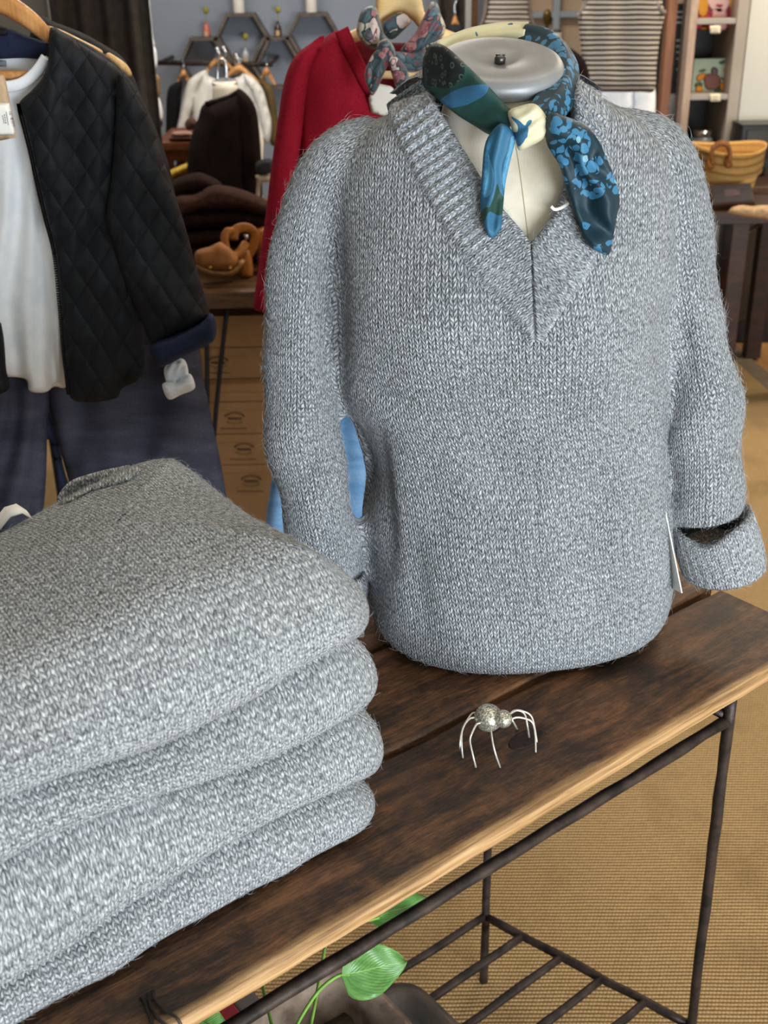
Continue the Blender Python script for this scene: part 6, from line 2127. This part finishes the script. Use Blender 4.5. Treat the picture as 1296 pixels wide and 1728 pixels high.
slab('glass_door', (xa_ + 0.02, 4.734, 0.1), (xa_ + 0.53, 4.74, cabz1 - 0.02), plain('smoked_glass', '211d1a', '2a2521', rough=0.12, spec=0.6), cab, 0.002)

# ================================================================== on the lower shelf: trays, pothos
TRM = plain('rusted_tray_metal', '45423f', '5f5149', rough=0.45, metal=0.2, scale=16, bump=0.4, bscale=120)
ZS1 = ZS + 0.010


def tray(name, a1a, a1b, a2a, a2b, z, hgt, mat, lab, cat='tray', rim=0.012):
    bm = bmesh.new()
    def rr(x0_, x1_, y0_, y1_, r, z_):
        out = []
        for (cx_, cy_, a0) in ((x1_ - r, y1_ - r, 0), (x0_ + r, y1_ - r, 90), (x0_ + r, y0_ + r, 180), (x1_ - r, y0_ + r, 270)):
            for k in range(6):
                a_ = math.radians(a0 + 18 * k)
                out.append(tb(cx_ + r * math.cos(a_), cy_ + r * math.sin(a_), z_))
        return out
    R_ = [rr(a1a + .01, a1b - .01, a2a + .01, a2b - .01, 0.03, z), rr(a1a, a1b, a2a, a2b, 0.035, z + hgt), rr(a1a - rim, a1b + rim, a2a - rim, a2b + rim, 0.045, z + hgt + 0.004), rr(a1a - rim, a1b + rim, a2a - rim, a2b + rim, 0.045, z + hgt + 0.007), rr(a1a + .003, a1b - .003, a2a + .003, a2b - .003, 0.032, z + hgt + 0.003), rr(a1a + .014, a1b - .014, a2a + .014, a2b - .014, 0.026, z + 0.004)]
    bm.free()
    return tag(link(name, loft(name, R_), mat), lab, cat)


def trayat(x, y, z):
    q = onz(x, y, z)
    return float(q @ D1), float(q @ D2)


tc = trayat(600, 1712, 0.19)
tray('metal_tray', 0.20, 0.745, 0.64, 0.925, ZS1, 0.022, TRM, 'large rusty dark metal tray on the lower iron shelf')
tcb, tcr = trayat(592, 1606, 0.25), trayat(656, 1690, 0.25)
tray('baking_tin', tcr[0] - 0.22, tcr[0] - 0.01, tcb[1] - 0.17, tcb[1] - 0.01, ZS1 + 0.0055, 0.080, plain('worn_tin', '5e4f45', 'a08e80', rough=0.4, metal=0.2, scale=20, bump=0.3, bscale=90), 'deep worn tin with rounded corners inside the rusty tray', 'tin')
rb = trayat(385, 1712, 0.22)
bx_ = empty('red_box', tb(rb[0] - 0.03, rb[1] + 0.02, ZS1 + 0.006), 'red box with a clear lid at the left of the rusty tray', 'box')
part('carton', box_me('carton', (rb[0] - 0.13, rb[1] - 0.03, ZS1 + 0.006), (rb[0] + 0.012, rb[1] + 0.07, ZS1 + 0.07), 0.004, TABLE_M), plain('crimson_card', '8c1428', 'a01c30', rough=0.5), bx_, smooth=False)
part('end_cap', box_me('end_cap', (rb[0] + 0.012, rb[1] - 0.03, ZS1 + 0.006), (rb[0] + 0.045, rb[1] + 0.07, ZS1 + 0.068), 0.004, TABLE_M), plain('grey_plastic', '5b5654', '6e6866', rough=0.3), bx_, smooth=False)

LEAF = None
def leaf_mat():
    M = Mat('pothos_leaf', 0.35, 0, 0.4)
    sp = M.n('ShaderNodeSeparateXYZ')
    M.put(sp.inputs[0], M.coord('UV'))
    rib_ = M.math('ABSOLUTE', sp.outputs[1])
    vein = M.math('ABSOLUTE', M.math('SINE', M.math('MULTIPLY', M.math('SUBTRACT', sp.outputs[0], M.math('MULTIPLY', rib_, 0.9)), 30.0)))
    c = M.ramp(M.noise(M.coord('UV'), 5, 3), [(0.3, '4a7a3a'), (0.7, '6a9a52')])
    c = M.mix(M.math('LESS_THAN', rib_, 0.018), c, lin('86b566'))
    c = M.mix(M.math('MULTIPLY', M.math('LESS_THAN', vein, 0.07), 0.15), c, lin('6fa654'))
    M.color(c)
    M.b.inputs['Subsurface Weight'].default_value = 0.0
    M.bump(vein, 0.15, 0.002)
    return M.m


LEAF = leaf_mat()
STEM = plain('pothos_stem', '6a9a3c', '82b04e', rough=0.5, scale=30)
po = empty('pothos_plant', tb(tc[0] - 0.28, tc[1] - 0.02, ZS1 + 0.005), 'trailing green pothos with heart-shaped leaves under the table', 'plant')


def heart_leaf(base, tip_, side, nrm_, w):
    """heart-shaped blade from stalk to tip, slightly cupped, with real thickness"""
    base, tip_ = np.asarray(base, float), np.asarray(tip_, float)
    L = np.linalg.norm(tip_ - base)
    ax = (tip_ - base) / L
    nrm_ = nrm_ - ax * (nrm_ @ ax)
    nrm_ /= np.linalg.norm(nrm_)
    sd = np.cross(nrm_, ax)
    nu, nw = 22, 13
    V_, U_ = [], []
    for layer in (0.0, -0.0008):
        for i in range(nu):
            t = i / (nu - 1)
            hw = w * (math.sin(math.pi * min(1, t ** 0.52)) ** 0.65 if t < 0.985 else 0.02)
            hw = max(hw, 0.0004)
            lob = -0.14 * L * (1 - t) ** 3
            for j in range(nw):
                s_ = -1 + 2 * j / (nw - 1)
                p = base + ax * (L * t + lob * abs(s_) ** 1.2) + sd * hw * s_ + nrm_ * (layer + 0.16 * hw * abs(s_) ** 1.6 - 0.10 * L * t * t + 0.003 * math.sin(t * 9 + s_ * 2))
                V_.append(p)
                U_.append((t, s_))
    F_ = []
    for l_ in (0, 1):
        o_ = l_ * nu * nw
        for i in range(nu - 1):
            for j in range(nw - 1):
                q = (o_ + i * nw + j, o_ + i * nw + j + 1, o_ + (i + 1) * nw + j + 1, o_ + (i + 1) * nw + j)
                F_.append(q if l_ == 0 else q[::-1])
    for i in range(nu - 1):
        for j in (0, nw - 1):
            F_.append((i * nw + j, (i + 1) * nw + j, nu * nw + (i + 1) * nw + j, nu * nw + i * nw + j))
    return mesh('leaf', V_, F_, U_)


Lz = 0.56
up_ = np.array([0, -0.45, 0.9])
b1, t1_ = at(590, 1643, 0.90), at(689, 1622, 0.92)
part('leaf', heart_leaf(b1, t1_, None, np.array([-0.1, -0.75, 0.65]), 0.029), LEAF, po)
b2, t2_ = at(640, 1548, 1.02), at(728, 1508, 1.06)
part('leaf', heart_leaf(b2, t2_, None, np.array([-0.2, -0.4, 0.9]), 0.022), LEAF, po)
b3, t3_ = at(332, 1735, 0.80), at(392, 1726, 0.82)
part('leaf', heart_leaf(b3, t3_, None, np.array([0, -0.3, 1]), 0.020), LEAF, po)
root_p = tb(tc[0] - 0.28, tc[1] - 0.02, ZS1 + 0.03)
for px, Ys_ in (([(590, 1644), (572, 1646), (548, 1662), (528, 1685), (502, 1728), (480, 1780)], (0.90, 0.90, 0.89, 0.88, 0.86, 0.84)),
                ([(548, 1600), (543, 1630), (534, 1680), (525, 1728), (515, 1780)], (0.97, 0.95, 0.91, 0.88, 0.86)),
                ([(443, 1664), (449, 1690), (458, 1728), (466, 1780)], (0.93, 0.90, 0.87, 0.84)),
                ([(640, 1548), (600, 1560), (560, 1580), (548, 1600)], (1.02, 1.01, 0.99, 0.97)),
                ([(332, 1735), (380, 1760), (440, 1790)], (0.80, 0.81, 0.82))):
    pts = [at(x, y, Y_) for (x, y), Y_ in zip(px, Ys_)]
    if px[-1][1] >= 1780:
        pts.append(root_p + RNG.normal(0, 0.008, 3))
    part('stem', tube('stem', pts, 0.0019, 8, 6), STEM, po)
part('pot', lathe('pot', [(0, 0), (0.035, 0), (0.045, 0.05), (0.047, 0.055), (0.043, 0.055), (0.040, 0.04), (0, 0.04)], 28, tb(tc[0] - 0.28, tc[1] - 0.02, ZS1 + 0.0055)), plain('dark_clay', '4a342a', '5c4234', rough=0.8, scale=20), po)
